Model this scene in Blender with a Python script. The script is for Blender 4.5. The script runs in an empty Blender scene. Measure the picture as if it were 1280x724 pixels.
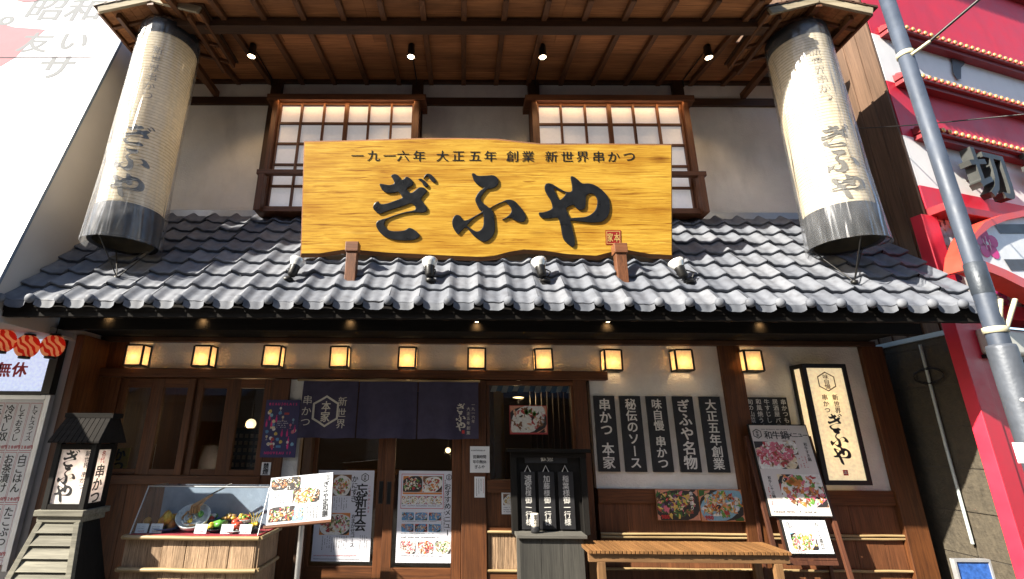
import bpy, bmesh, math, random
from mathutils import Vector, Matrix
random.seed(11)
SC = bpy.context.scene
COL = SC.collection
R = math.radians

# ------------------------------------------------------------------ camera
EYE = Vector((0, 0, 1.45))
_t, _p, _r = R(17.15), R(-0.376), R(0.4525)
FWD = Vector((math.sin(_p)*math.cos(_t), math.cos(_p)*math.cos(_t), math.sin(_t)))
_a = Vector((math.cos(_p), -math.sin(_p), 0)); _b = _a.cross(FWD)
RGT = _a*math.cos(_r) + _b*math.sin(_r)
UPV = _b*math.cos(_r) - _a*math.sin(_r)
cam = bpy.data.cameras.new('camera'); camo = bpy.data.objects.new('camera', cam); COL.objects.link(camo)
M = Matrix.Identity(4)
for i in range(3):
    M[i][0] = RGT[i]; M[i][1] = UPV[i]; M[i][2] = -FWD[i]; M[i][3] = EYE[i]
camo.matrix_world = M
cam.sensor_width = 36; cam.lens = 600/1280*36; cam.shift_x = 65/1280
cam.clip_start = 0.05; cam.clip_end = 2000
SC.camera = camo

# ------------------------------------------------------------------ sky, sun, exposure
TOSUN = Vector((-1.85, -1.0, 1.5)).normalized()
W = bpy.data.worlds.new('World'); SC.world = W; W.use_nodes = True
nt = W.node_tree; bg = nt.nodes['Background']
sky = nt.nodes.new('ShaderNodeTexSky'); sky.sky_type = 'NISHITA'; sky.sun_disc = False
sky.sun_elevation = math.asin(TOSUN.z); sky.sun_rotation = math.atan2(TOSUN.x, TOSUN.y)
nt.links.new(sky.outputs[0], bg.inputs[0]); bg.inputs[1].default_value = 0.09
sl = bpy.data.lights.new('sun', 'SUN'); sl.energy = 5.0; sl.angle = R(0.5); sl.color = (1, 0.93, 0.80)
so = bpy.data.objects.new('sun', sl); COL.objects.link(so)
so.rotation_euler = TOSUN.to_track_quat('Z', 'Y').to_euler(); so.location = (-8, -6, 12)
SC.view_settings.view_transform = 'Standard'; SC.view_settings.look = 'None'
SC.view_settings.exposure = 1.75; SC.view_settings.gamma = 1
SC.render.engine = 'CYCLES'
SC.cycles.use_denoising = True
SC.cycles.max_bounces = 7; SC.cycles.transparent_max_bounces = 16; SC.cycles.diffuse_bounces = 4
SC.cycles.caustics_reflective = False; SC.cycles.caustics_refractive = False
SC.cycles.sample_clamp_indirect = 6

# ------------------------------------------------------------------ pixel rays on real planes (for measuring)
def ray(px, py): return FWD*600 + RGT*(px-575) - UPV*(py-362)
def at(px, py, Y):
    d = ray(px, py); return EYE + d*((Y-EYE.y)/d.y)
def atX(px, py, X):
    d = ray(px, py); return EYE + d*((X-EYE.x)/d.x)
def atZ(px, py, Z):
    d = ray(px, py); return EYE + d*((Z-EYE.z)/d.z)
def onplane(px, py, o, n):
    d = ray(px, py); return EYE + d*((o-EYE).dot(n)/d.dot(n))
def rect(p0, q0, p1, q1, Y):
    pm, qm = (p0+p1)/2, (q0+q1)/2
    return at(p0, qm, Y).x, at(p1, qm, Y).x, at(pm, q1, Y).z, at(pm, q0, Y).z
def zy(py, Y, px=575): return at(px, py, Y).z
def xy(px, py, Y): return at(px, py, Y).x

# ------------------------------------------------------------------ materials
MATS = {}
def newmat(name):
    m = bpy.data.materials.new(name); m.use_nodes = True
    b = m.node_tree.nodes['Principled BSDF']; return m, m.node_tree, b
def N(nt, t, **kw):
    n = nt.nodes.new(t)
    for k, v in kw.items():
        if hasattr(n, k): setattr(n, k, v)
        else: n.inputs[k].default_value = v
    return n
def mul(c, k): return tuple(min(1, max(0, x*k)) for x in c[:3]) + (1,)
def coords(nt, scale):
    tc = N(nt, 'ShaderNodeTexCoord'); mp = N(nt, 'ShaderNodeMapping')
    mp.inputs['Scale'].default_value = scale
    nt.links.new(tc.outputs['Object'], mp.inputs['Vector']); return mp.outputs[0]
def ramp(nt, fac, stops):
    r = N(nt, 'ShaderNodeValToRGB'); e = r.color_ramp.elements
    e[0].position, e[0].color = stops[0][0], stops[0][1]
    e[1].position, e[1].color = stops[-1][0], stops[-1][1]
    for p, c in stops[1:-1]:
        x = e.new(p); x.color = c
    nt.links.new(fac, r.inputs[0]); return r.outputs[0]
def bump(nt, b, h, strength, dist=0.01):
    bm_ = N(nt, 'ShaderNodeBump'); bm_.inputs['Strength'].default_value = strength; bm_.inputs['Distance'].default_value = dist
    nt.links.new(h, bm_.inputs['Height']); nt.links.new(bm_.outputs[0], b.inputs['Normal'])
def flat(name, col, rough=0.6, metal=0, var=0.12, scale=6, bmp=0, bscale=60, spec=0.5, dirt=0):
    """painted / plain surface with uneven tone and roughness"""
    if name in MATS: return MATS[name]
    m, nt, b = newmat(name); v = coords(nt, (scale,)*3)
    n = N(nt, 'ShaderNodeTexNoise'); n.inputs['Scale'].default_value = 1; n.inputs['Detail'].default_value = 6; n.inputs['Roughness'].default_value = 0.65
    nt.links.new(v, n.inputs['Vector'])
    c = ramp(nt, n.outputs[0], [(0.3, mul(col, 1-var)), (0.7, mul(col, 1+var))])
    if dirt:
        v2 = coords(nt, (1.3, 1.3, 0.5)); n2 = N(nt, 'ShaderNodeTexNoise'); n2.inputs['Scale'].default_value = 2.2; n2.inputs['Detail'].default_value = 8
        nt.links.new(v2, n2.inputs['Vector'])
        mx = N(nt, 'ShaderNodeMix', data_type='RGBA'); pass
        mx.inputs[7].default_value = mul(col, 0.5)
        f = ramp(nt, n2.outputs[0], [(0.5, (0, 0, 0, 1)), (0.75, (dirt, dirt, dirt, 1))])
        nt.links.new(f, mx.inputs[0]); nt.links.new(c, mx.inputs[6]); c = mx.outputs[2]
    nt.links.new(c, b.inputs['Base Color'])
    rr = ramp(nt, n.outputs[0], [(0.3, (rough*0.8,)*3+(1,)), (0.7, (min(1, rough*1.2),)*3+(1,))])
    nt.links.new(rr, b.inputs['Roughness'])
    b.inputs['Metallic'].default_value = metal; b.inputs['Specular IOR Level'].default_value = spec
    if bmp:
        v3 = coords(nt, (bscale,)*3); n3 = N(nt, 'ShaderNodeTexNoise'); n3.inputs['Scale'].default_value = 1; n3.inputs['Detail'].default_value = 5
        nt.links.new(v3, n3.inputs['Vector']); bump(nt, b, n3.outputs[0], bmp)
    MATS[name] = m; return m
def wood(name, dark, light, axis='x', fine=70, rough=0.55, bmp=0.25, blotch=0.35, spec=0.4):
    """grain stretched along one axis, with broad blotches"""
    if name in MATS: return MATS[name]
    m, nt, b = newmat(name)
    s = [fine, fine, fine]; s['xyz'.index(axis)] = fine*0.045
    v = coords(nt, s)
    n = N(nt, 'ShaderNodeTexNoise'); n.inputs['Scale'].default_value = 1; n.inputs['Detail'].default_value = 8; n.inputs['Roughness'].default_value = 0.7; n.inputs['Distortion'].default_value = 0.6
    nt.links.new(v, n.inputs['Vector'])
    c = ramp(nt, n.outputs[0], [(0.28, dark+(1,)), (0.5, tuple((a+bb)/2 for a, bb in zip(dark, light))+(1,)), (0.74, light+(1,))])
    s2 = [4, 4, 4]; s2['xyz'.index(axis)] = 0.8
    v2 = coords(nt, s2); n2 = N(nt, 'ShaderNodeTexNoise'); n2.inputs['Scale'].default_value = 1; n2.inputs['Detail'].default_value = 5
    nt.links.new(v2, n2.inputs['Vector'])
    k = ramp(nt, n2.outputs[0], [(0.3, (1-blotch,)*3+(1,)), (0.7, (1+blotch*0.4,)*3+(1,))])
    geo = N(nt, 'ShaderNodeNewGeometry')
    isl = ramp(nt, geo.outputs['Random Per Island'], [(0, (0.78,)*3+(1,)), (1, (1.15,)*3+(1,))])
    mx = N(nt, 'ShaderNodeMix', data_type='RGBA', blend_type='MULTIPLY'); mx.inputs[0].default_value = 1
    nt.links.new(c, mx.inputs[6]); nt.links.new(k, mx.inputs[7])
    mx2 = N(nt, 'ShaderNodeMix', data_type='RGBA', blend_type='MULTIPLY'); mx2.inputs[0].default_value = 1
    nt.links.new(mx.outputs[2], mx2.inputs[6]); nt.links.new(isl, mx2.inputs[7])
    nt.links.new(mx2.outputs[2], b.inputs['Base Color'])
    b.inputs['Roughness'].default_value = rough; b.inputs['Specular IOR Level'].default_value = spec
    bump(nt, b, n.outputs[0], bmp, 0.004)
    MATS[name] = m; return m
def emis(name, col, k):
    if name in MATS: return MATS[name]
    m, nt, b = newmat(name); b.inputs['Base Color'].default_value = col+(1,); b.inputs['Emission Color'].default_value = col+(1,)
    b.inputs['Emission Strength'].default_value = k; MATS[name] = m; return m
def glass(name, tint=(0.9, 0.95, 0.95), rough=0.02, film=0.0, bmp=0.0, ior=1.5, filmcol=(0.8, 0.82, 0.85), wr=(5, 5, 1.2)):
    """thin pane: fresnel mix of clear and mirror, optional milky film and wrinkles"""
    if name in MATS: return MATS[name]
    m, nt, b = newmat(name); out = nt.nodes['Material Output']; nt.nodes.remove(b)
    tr = N(nt, 'ShaderNodeBsdfTransparent'); tr.inputs[0].default_value = tint+(1,)
    gl = N(nt, 'ShaderNodeBsdfGlossy'); gl.inputs['Roughness'].default_value = rough
    lw = N(nt, 'ShaderNodeLayerWeight'); lw.inputs['Blend'].default_value = 0.5
    pw = N(nt, 'ShaderNodeMath', operation='POWER'); nt.links.new(lw.outputs['Facing'], pw.inputs[0]); pw.inputs[1].default_value = 5
    f0 = ((ior-1)/(ior+1))**2; fr = N(nt, 'ShaderNodeMath', operation='MULTIPLY_ADD'); nt.links.new(pw.outputs[0], fr.inputs[0]); fr.inputs[1].default_value = 1-f0; fr.inputs[2].default_value = f0
    mx = N(nt, 'ShaderNodeMixShader')
    base = tr.outputs[0]
    if film:
        df = N(nt, 'ShaderNodeBsdfDiffuse'); df.inputs[0].default_value = filmcol+(1,)
        tl = N(nt, 'ShaderNodeBsdfTranslucent'); tl.inputs[0].default_value = filmcol+(1,)
        m1 = N(nt, 'ShaderNodeMixShader'); m1.inputs[0].default_value = 0.5
        nt.links.new(df.outputs[0], m1.inputs[1]); nt.links.new(tl.outputs[0], m1.inputs[2])
        v = coords(nt, wr); n = N(nt, 'ShaderNodeTexNoise'); n.inputs['Scale'].default_value = 1.6; n.inputs['Detail'].default_value = 6
        nt.links.new(v, n.inputs['Vector'])
        f = ramp(nt, n.outputs[0], [(0.35, (film*0.5,)*3+(1,)), (0.75, (min(1, film*1.6),)*3+(1,))])
        m2 = N(nt, 'ShaderNodeMixShader'); nt.links.new(f, m2.inputs[0])
        nt.links.new(tr.outputs[0], m2.inputs[1]); nt.links.new(m1.outputs[0], m2.inputs[2]); base = m2.outputs[0]
    nt.links.new(fr.outputs[0], mx.inputs[0]); nt.links.new(base, mx.inputs[1]); nt.links.new(gl.outputs[0], mx.inputs[2])
    if bmp:
        v = coords(nt, wr); n = N(nt, 'ShaderNodeTexNoise'); n.inputs['Scale'].default_value = 1.6; n.inputs['Detail'].default_value = 1.5; n.inputs['Distortion'].default_value = 1.0
        nt.links.new(v, n.inputs['Vector'])
        bb = N(nt, 'ShaderNodeBump'); bb.inputs['Strength'].default_value = bmp; bb.inputs['Distance'].default_value = 0.09
        nt.links.new(n.outputs[0], bb.inputs['Height'])
        nt.links.new(bb.outputs[0], gl.inputs['Normal']); nt.links.new(bb.outputs[0], lw.inputs['Normal'])
    nt.links.new(mx.outputs[0], out.inputs[0]); MATS[name] = m; return m
def paperlit(name, col, trans=0.6, stripes=0, emit=0, lo=0.85, hi=1.1):
    """lamp paper or acrylic: part diffuse, part translucent"""
    if name in MATS: return MATS[name]
    m, nt, b = newmat(name); out = nt.nodes['Material Output']; nt.nodes.remove(b)
    df = N(nt, 'ShaderNodeBsdfDiffuse'); tl = N(nt, 'ShaderNodeBsdfTranslucent')
    v = coords(nt, (30, 30, 30)); n = N(nt, 'ShaderNodeTexNoise'); n.inputs['Scale'].default_value = 1; n.inputs['Detail'].default_value = 4
    nt.links.new(v, n.inputs['Vector'])
    c = ramp(nt, n.outputs[0], [(0.3, mul(col, lo)), (0.7, mul(col, hi))])
    if stripes:
        tc = coords(nt, (0, 0, stripes)); w = N(nt, 'ShaderNodeTexWave', bands_direction='Z'); w.inputs['Scale'].default_value = 1
        nt.links.new(tc, w.inputs['Vector'])
        k = ramp(nt, w.outputs[0], [(0.0, (0.72, 0.66, 0.55, 1)), (0.35, (1, 1, 1, 1))])
        mm = N(nt, 'ShaderNodeMix', data_type='RGBA', blend_type='MULTIPLY'); mm.inputs[0].default_value = 1
        nt.links.new(c, mm.inputs[6]); nt.links.new(k, mm.inputs[7]); c = mm.outputs[2]
    nt.links.new(c, df.inputs[0]); nt.links.new(c, tl.inputs[0])
    mx = N(nt, 'ShaderNodeMixShader'); mx.inputs[0].default_value = trans
    nt.links.new(df.outputs[0], mx.inputs[1]); nt.links.new(tl.outputs[0], mx.inputs[2])
    o = mx.outputs[0]
    if emit:
        em = N(nt, 'ShaderNodeEmission'); em.inputs[0].default_value = col+(1,); em.inputs[1].default_value = emit
        ad = N(nt, 'ShaderNodeAddShader'); nt.links.new(o, ad.inputs[0]); nt.links.new(em.outputs[0], ad.inputs[1]); o = ad.outputs[0]
    nt.links.new(o, out.inputs[0]); MATS[name] = m; return m

# ------------------------------------------------------------------ glyphs
_G = {}
def glyph(ch, off=0.0, res=3):
    k = (ch, round(off, 3), res)
    if k in _G: return _G[k]
    cu = bpy.data.curves.new('g', 'FONT'); cu.body = ch; cu.size = 1; cu.offset = off; cu.resolution_u = res
    o = bpy.data.objects.new('g', cu); COL.objects.link(o)
    dg = bpy.context.evaluated_depsgraph_get()
    me = bpy.data.meshes.new_from_object(o.evaluated_get(dg))
    vs = [(v.co.x, v.co.y) for v in me.vertices]; fs = [tuple(p.vertices) for p in me.polygons]
    COL.objects.unlink(o); bpy.data.objects.remove(o); bpy.data.curves.remove(cu); bpy.data.meshes.remove(me)
    if vs:
        x0, x1 = min(v[0] for v in vs), max(v[0] for v in vs); y0, y1 = min(v[1] for v in vs), max(v[1] for v in vs)
        vs = [(x-(x0+x1)/2, y-(y0+y1)/2) for x, y in vs]
        _G[k] = (vs, fs, x1-x0, y1-y0)
    else: _G[k] = ([], [], 0, 0)
    return _G[k]
EM = 0.93/max(0.01, glyph('国')[3])         # scale that makes one em = 1

def crom(pts, n=4):
    """closed Catmull-Rom through brush outline points"""
    out = []; L = len(pts)
    for i in range(L):
        p0, p1, p2, p3 = pts[i-1], pts[i], pts[(i+1) % L], pts[(i+2) % L]
        for j in range(n):
            t = j/n
            out.append(tuple(0.5*((2*b)+(c-a)*t+(2*a-5*b+4*c-d)*t*t+(3*b-a-3*c+d)*t**3) for a, b, c, d in zip(p0, p1, p2, p3)))
    return out
# brush outlines of the three big characters: (scale, offset, outlines in enlarged pixels)
BR = {
 'ぎ': (6.033, 450, 200, [
  [(235,120),(262,108),(290,118),(310,150),(330,145),(352,128),(385,145),(402,172),(398,195),(372,208),(355,222),(372,245),(392,248),(420,228),(452,207),(490,215),(505,240),(485,265),(462,298),(480,325),(505,360),(503,388),(470,400),(425,398),(330,406),(260,427),(212,447),(190,470),(188,500),(225,533),(290,538),(340,530),(375,513),(420,535),(452,570),(430,595),(380,608),(300,608),(235,598),(180,575),(140,535),(122,495),(130,465),(160,450),(200,440),(260,418),(330,396),(400,382),(417,372),(415,350),(385,330),(340,345),(280,365),(215,385),(150,408),(118,390),(98,358),(115,325),(140,315),(152,332),(200,330),(260,310),(315,288),(312,270),(290,245),(255,250),(210,252),(175,235),(155,205),(150,182),(185,185),(225,190),(258,178),(250,150)],
  [(438,148),(460,142),(490,160),(512,185),(515,200),(500,210),(480,195),(462,165)],
  [(478,142),(495,112),(520,105),(545,118),(570,150),(570,172),(550,170),(530,150),(508,124)]]),
 'ふ': (6.033, 550, 200, [
  [(240,105),(258,103),(285,120),(340,120),(400,117),(435,140),(440,180),(415,210),(375,222),(355,226),(325,260),(308,290),(318,320),(350,345),(378,362),(420,337),(470,315),(510,300),(560,310),(600,350),(635,400),(648,440),(630,468),(595,468),(560,455),(535,438),(505,442),(480,454),(468,450),(500,432),(530,405),(538,375),(520,345),(495,322),(470,325),(420,346),(387,366),(405,410),(412,470),(415,530),(395,580),(360,612),(325,618),(290,600),(255,575),(225,540),(196,512),(165,535),(138,562),(115,540),(95,500),(92,460),(108,425),(130,415),(155,425),(170,452),(200,455),(250,430),(314,392),(300,380),(280,345),(265,305),(275,270),(300,235),(330,212),(290,195),(260,165),(245,130)],
  [(322,408),(260,440),(210,488),(206,500),(240,522),(275,540),(305,530),(325,500),(328,460)]]),
 'や': (6.03, 660, 200, [
  [(320,130),(345,128),(375,150),(410,178),(460,178),(510,195),(560,230),(600,280),(615,340),(610,400),(590,440),(550,468),(480,475),(400,468),(322,460),(324,480),(335,530),(350,590),(352,640),(335,658),(305,640),(270,605),(255,560),(245,500),(225,440),(180,442),(110,442),(85,420),(82,398),(110,395),(150,385),(182,362),(170,310),(145,270),(125,225),(128,190),(150,176),(185,185),(230,212),(285,240),(325,238),(330,200)],
  [(318,436),(300,405),(287,370),(315,348),(345,342),(360,362),(385,378),(415,375),(432,350),(434,300),(440,270),(465,256),(497,264),(517,294),(520,332),(505,380),(470,413),(430,430),(370,435)],
  [(195,215),(240,238),(283,252),(262,285),(235,300),(212,262)]]),
}
def curve_mesh(outlines, bevel=0.0, extrude=0.0):
    cu = bpy.data.curves.new('c', 'CURVE'); cu.dimensions = '2D'; cu.fill_mode = 'BOTH'
    cu.extrude = extrude; cu.bevel_depth = bevel; cu.bevel_resolution = 1; cu.offset = -bevel
    for pts in outlines:
        s = cu.splines.new('POLY'); s.points.add(len(pts)-1)
        for p, q in zip(s.points, pts): p.co = (q[0], q[1], 0, 1)
        s.use_cyclic_u = True
    o = bpy.data.objects.new('c', cu); COL.objects.link(o)
    dg = bpy.context.evaluated_depsgraph_get()
    me = bpy.data.meshes.new_from_object(o.evaluated_get(dg))
    vs = [tuple(v.co) for v in me.vertices]; fs = [tuple(p.vertices) for p in me.polygons]
    COL.objects.unlink(o); bpy.data.objects.remove(o); bpy.data.curves.remove(cu); bpy.data.meshes.remove(me)
    return vs, fs
def brush_glyph(ch):
    k = ('brush', ch)
    if k in _G: return _G[k]
    outl = BR[ch][3]; allp = [p for o in outl for p in o]
    x0, x1 = min(p[0] for p in allp), max(p[0] for p in allp); y0, y1 = min(p[1] for p in allp), max(p[1] for p in allp)
    s = 1/560
    vs, fs = curve_mesh([crom([((x-(x0+x1)/2)*s, -(y-(y0+y1)/2)*s) for x, y in o], 2) for o in outl])
    _G[k] = ([(v[0], v[1]) for v in vs], fs, (x1-x0)*s, (y1-y0)*s); return _G[k]

# ------------------------------------------------------------------ mesh builder and scene tree
WM = {}
class MB:
    def __init__(s): s.v = []; s.f = []; s.mi = []; s.sm = []; s.mats = []
    def mid(s, m):
        if m not in s.mats: s.mats.append(m)
        return s.mats.index(m)
    def add(s, vs, fs, m, smooth=False):
        b = len(s.v); k = s.mid(m); s.v += [Vector(v) for v in vs]
        for f in fs: s.f.append([b+i for i in f]); s.mi.append(k); s.sm.append(smooth)
        return s
    def box(s, x0, x1, y0, y1, z0, z1, m, T=None):
        if x1 < x0: x0, x1 = x1, x0
        if y1 < y0: y0, y1 = y1, y0
        if z1 < z0: z0, z1 = z1, z0
        vs = [Vector((x, y, z)) for x in (x0, x1) for y in (y0, y1) for z in (z0, z1)]
        if T is not None: vs = [T @ v for v in vs]
        return s.add(vs, [(0,1,3,2),(4,6,7,5),(0,4,5,1),(2,3,7,6),(0,2,6,4),(1,5,7,3)], m)
    def beam(s, p, q, w, h, m, up=(0, 0, 1)):
        p, q = Vector(p), Vector(q); d = (q-p).normalized(); u = Vector(up); r = d.cross(u).normalized(); u = r.cross(d)
        vs = [e + r*a*w/2 + u*b*h/2 for e in (p, q) for a, b in ((-1,-1),(1,-1),(1,1),(-1,1))]
        return s.add(vs, [(0,1,2,3),(7,6,5,4),(0,4,5,1),(1,5,6,2),(2,6,7,3),(3,7,4,0)], m)
    def tube(s, pts, r, m, n=8, cap=True):
        pts = [Vector(p) for p in pts]; rs = r if isinstance(r, (list, tuple)) else [r]*len(pts); vs = []
        prev = None
        for i, p in enumerate(pts):
            d = (pts[min(i+1, len(pts)-1)]-pts[max(i-1, 0)]).normalized()
            if prev is None:
                a = d.orthogonal().normalized()
            else: a = (prev - d*prev.dot(d)).normalized()
            prev = a; b = d.cross(a)
            vs += [p + (a*math.cos(t*2*math.pi/n) + b*math.sin(t*2*math.pi/n))*rs[i] for t in range(n)]
        fs = [(i*n+j, i*n+(j+1) % n, (i+1)*n+(j+1) % n, (i+1)*n+j) for i in range(len(pts)-1) for j in range(n)]
        s.add(vs, fs, m, True)
        if cap: s.add(vs[:n], [tuple(range(n-1, -1, -1))], m); s.add(vs[-n:], [tuple(range(n))], m)
        return s
    def lathe(s, prof, c, m, n=24, T=None, wob=None, sx=1, sy=1):
        c = Vector(c); vs = []
        for i, (r, z) in enumerate(prof):
            for j in range(n):
                t = j*2*math.pi/n; k = r*(1+(wob(t, z) if wob else 0))
                v = Vector((k*math.cos(t)*sx, k*math.sin(t)*sy, z))
                vs.append(c + (T @ v if T is not None else v))
        fs = [(i*n+j, i*n+(j+1) % n, (i+1)*n+(j+1) % n, (i+1)*n+j) for i in range(len(prof)-1) for j in range(n)]
        return s.add(vs, fs, m, True)
    def ball(s, c, r, m, sx=1, sy=1, sz=1, n=10, lump=0):
        prof = []; vs = []; c = Vector(c); rows = max(4, n//2+1)
        ph = random.random()*9
        for i in range(rows+1):
            a = math.pi*i/rows
            for j in range(n):
                t = 2*math.pi*j/n; k = r*(1+lump*math.sin(3*t+ph)*math.sin(2*a+ph)+lump*0.6*math.sin(5*t+2*a+ph))
                vs.append(c+Vector((k*math.sin(a)*math.cos(t)*sx, k*math.sin(a)*math.sin(t)*sy, k*math.cos(a)*sz)))
        fs = [(i*n+j, (i+1)*n+j, (i+1)*n+(j+1) % n, i*n+(j+1) % n) for i in range(rows) for j in range(n)]
        return s.add(vs, fs, m, True)
    def prism(s, poly, y0, y1, m, T=None):
        """polygon in local XZ, extruded along Y (front at y0)"""
        n = len(poly); a = sum(poly[i][0]*poly[(i+1) % n][1]-poly[(i+1) % n][0]*poly[i][1] for i in range(n))
        if a < 0: poly = poly[::-1]
        vs = [Vector((x, y0, z)) for x, z in poly]+[Vector((x, y1, z)) for x, z in poly]
        if T is not None: vs = [T @ v for v in vs]
        return s.add(vs, [tuple(range(n)), tuple(range(2*n-1, n-1, -1))]+[(i, i+n, (i+1) % n+n, (i+1) % n) for i in range(n)], m)
    # ---- flat printed matter: local X right, Z up, facing -Y at y = -lay
    def poly(s, pts, m, lay=0.0):
        n = len(pts); a = sum(pts[i][0]*pts[(i+1) % n][1]-pts[(i+1) % n][0]*pts[i][1] for i in range(n))
        if a < 0: pts = pts[::-1]
        return s.add([(x, -lay, z) for x, z in pts], [tuple(range(n))], m)
    def rc(s, x0, z0, x1, z1, m, lay=0.0): return s.poly([(x0, z0), (x1, z0), (x1, z1), (x0, z1)], m, lay)
    def el(s, x, z, rx, rz, m, lay=0.0, n=14, rot=0, lump=0):
        ph = random.random()*6; c, d = math.cos(rot), math.sin(rot); pts = []
        for i in range(n):
            t = 2*math.pi*i/n; k = 1+lump*math.sin(3*t+ph)+lump*0.7*math.sin(5*t+2*ph)
            a, b = rx*math.cos(t)*k, rz*math.sin(t)*k; pts.append((x+a*c-b*d, z+a*d+b*c))
        return s.poly(pts, m, lay)
    def ch(s, c, x, z, size, m, lay=0.001, bold=0.0, res=3, wx=1.0, rot=0, brush=False, fn=None):
        if c in ' 　': return s
        if brush and c in BR: vs, fs, w, h = brush_glyph(c); k = size; sh = [(0, 0)]
        else:
            vs, fs, w, h = glyph(c, 0.0, res); k = size*EM
            d = bold*0.75; sh = [(-d, -d*.6), (d, -d*.6), (-d, d*.6), (d, d*.6)] if bold > 0.012 else ([(-bold*.7, 0), (bold*.7, 0)] if bold else [(0, 0)])
        ca, sa = math.cos(rot), math.sin(rot)
        for i, (du, dv) in enumerate(sh):
            out = []
            for a, b in vs:
                a = a*wx+du; b = b+dv; a, b = a*ca-b*sa, a*sa+b*ca
                p = (x+a*k, -lay-i*0.00012, z+b*k); out.append(fn(*p) if fn else p)
            s.add(out, fs, m)
        return s
    def vtext(s, t, x, z, size, m, pitch=1.0, jit=0.0, **kw):
        for c in t:
            r = random.uniform(-jit, jit)
            if c == ' ': z -= size*pitch*0.5; continue
            s.ch(c, x+random.uniform(-jit, jit)*size*0.3, z-size/2, size*(1+r), m, rot=(-math.pi/2 if c in 'ー〜' else r), **kw); z -= size*pitch
        return s
    def htext(s, t, x, z, size, m, pitch=1.0, jit=0.0, **kw):
        for c in t:
            r = random.uniform(-jit, jit)
            if c == ' ': x += size*pitch*0.5; continue
            s.ch(c, x+size*pitch/2, z+r*size*0.2, size*(1+r), m, rot=r, **kw); x += size*pitch
        return s
    def small(s, x0, z0, x1, z1, cols, m, lay=0.0012, vert=True, dens=0.75):
        """columns (or rows) of print too fine to read: broken ink strokes"""
        for i in range(cols):
            if vert:
                cx = x0+(i+0.5)*(x1-x0)/cols; w = (x1-x0)/cols*0.42; z = z1; e = z0+(z1-z0)*random.uniform(0, 0.3)
                while z > e:
                    h = w*random.uniform(0.7, 1.2)
                    if random.random() < dens:
                        for k in range(2):
                            a = random.uniform(-0.5, 0.5)*w; b = random.uniform(0, 0.6)*h
                            s.rc(cx-w*0.5+max(0, a), z-b-h*0.22, cx+w*0.5+min(0, a), z-b, m, lay)
                        s.rc(cx-w*0.12, z-h*0.9, cx+w*0.1, z, m, lay+0.0003)
                    z -= h*1.15
            else:
                cz = z0+(i+0.5)*(z1-z0)/cols; h = (z1-z0)/cols*0.42; x = x0; e = x1-(x1-x0)*random.uniform(0, 0.25)
                while x < e:
                    w = h*random.uniform(0.7, 1.2)
                    if random.random() < dens:
                        for k in range(2):
                            b = random.uniform(-0.5, 0.3)*h; s.rc(x, cz+b, x+w*0.9, cz+b+h*0.22, m, lay)
                        s.rc(x+w*0.35, cz-h*0.5, x+w*0.6, cz+h*0.5, m, lay+0.0003)
                    x += w*1.15
        return s
    def build(s, name, parent=None, local=False, bevel=0, label=None, cat=None, group=None, kind=None, origin=None, seg=2):
        me = bpy.data.meshes.new(name)
        vs = s.v
        if parent is not None and not local:
            I = WM[parent].inverted(); vs = [I @ v for v in vs]
        loc = None
        if parent is None and origin is None and vs:
            xs = [v.x for v in vs]; ys = [v.y for v in vs]; zs = [v.z for v in vs]
            origin = Vector(((min(xs)+max(xs))/2, (min(ys)+max(ys))/2, min(zs)))
        if parent is None:
            origin = Vector(origin); loc = origin; vs = [v-origin for v in vs]
        me.from_pydata([tuple(v) for v in vs], [], s.f); me.update()
        for m in s.mats: me.materials.append(m)
        me.polygons.foreach_set('material_index', s.mi); me.polygons.foreach_set('use_smooth', s.sm)
        o = bpy.data.objects.new(name, me); COL.objects.link(o)
        if parent is not None: o.parent = parent; WM[o] = WM[parent]
        else: o.location = loc; WM[o] = Matrix.Translation(loc)
        if bevel:
            b = o.modifiers.new('bevel', 'BEVEL'); b.width = bevel; b.segments = seg; b.limit_method = 'ANGLE'; b.angle_limit = R(40); b.harden_normals = False
        tag(o, label, cat, group, kind); return o
def tag(o, label=None, cat=None, group=None, kind=None):
    for k, v in (('label', label), ('category', cat), ('group', group), ('kind', kind)):
        if v: o[k] = v
    return o
def thing(name, loc, label=None, cat=None, group=None, rot=(0, 0, 0), kind=None):
    o = bpy.data.objects.new(name, None); COL.objects.link(o); o.empty_display_size = 0.1
    o.location = loc; o.rotation_euler = rot
    from mathutils import Euler
    WM[o] = Matrix.Translation(Vector(loc)) @ Euler(rot).to_matrix().to_4x4()
    return tag(o, label, cat, group, kind)
def kids(o): return [c for c in bpy.data.objects if c.parent == o]
def copy_tree(o, parent=None, loc=None):
    c = o.copy(); COL.objects.link(c)
    if parent is not None: c.parent = parent
    if loc is not None: c.location = loc
    for k in kids(o): copy_tree(k, c)
    return c
def lp(o, px, py):
    """pixel -> local (x, z) on the y = 0 plane of a thing"""
    m = WM[o]; n = m.to_3x3() @ Vector((0, 1, 0)); p = m.inverted() @ onplane(px, py, m.translation, n); return p.x, p.z
def lamp(name, kind, loc, power, col, parent=None, radius=0.03, spot=None, aim=None, blend=0.6):
    l = bpy.data.lights.new(name, kind); l.energy = power; l.color = col; l.shadow_soft_size = radius
    o = bpy.data.objects.new(name, l); COL.objects.link(o); loc = Vector(loc)
    if kind == 'SPOT': l.spot_size = spot; l.spot_blend = blend
    if parent is not None: o.parent = parent; o.location = WM[parent].inverted() @ loc
    else: o.location = loc
    if aim is not None: o.rotation_euler = (loc-Vector(aim)).to_track_quat('Z', 'Y').to_euler()
    return o

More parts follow.
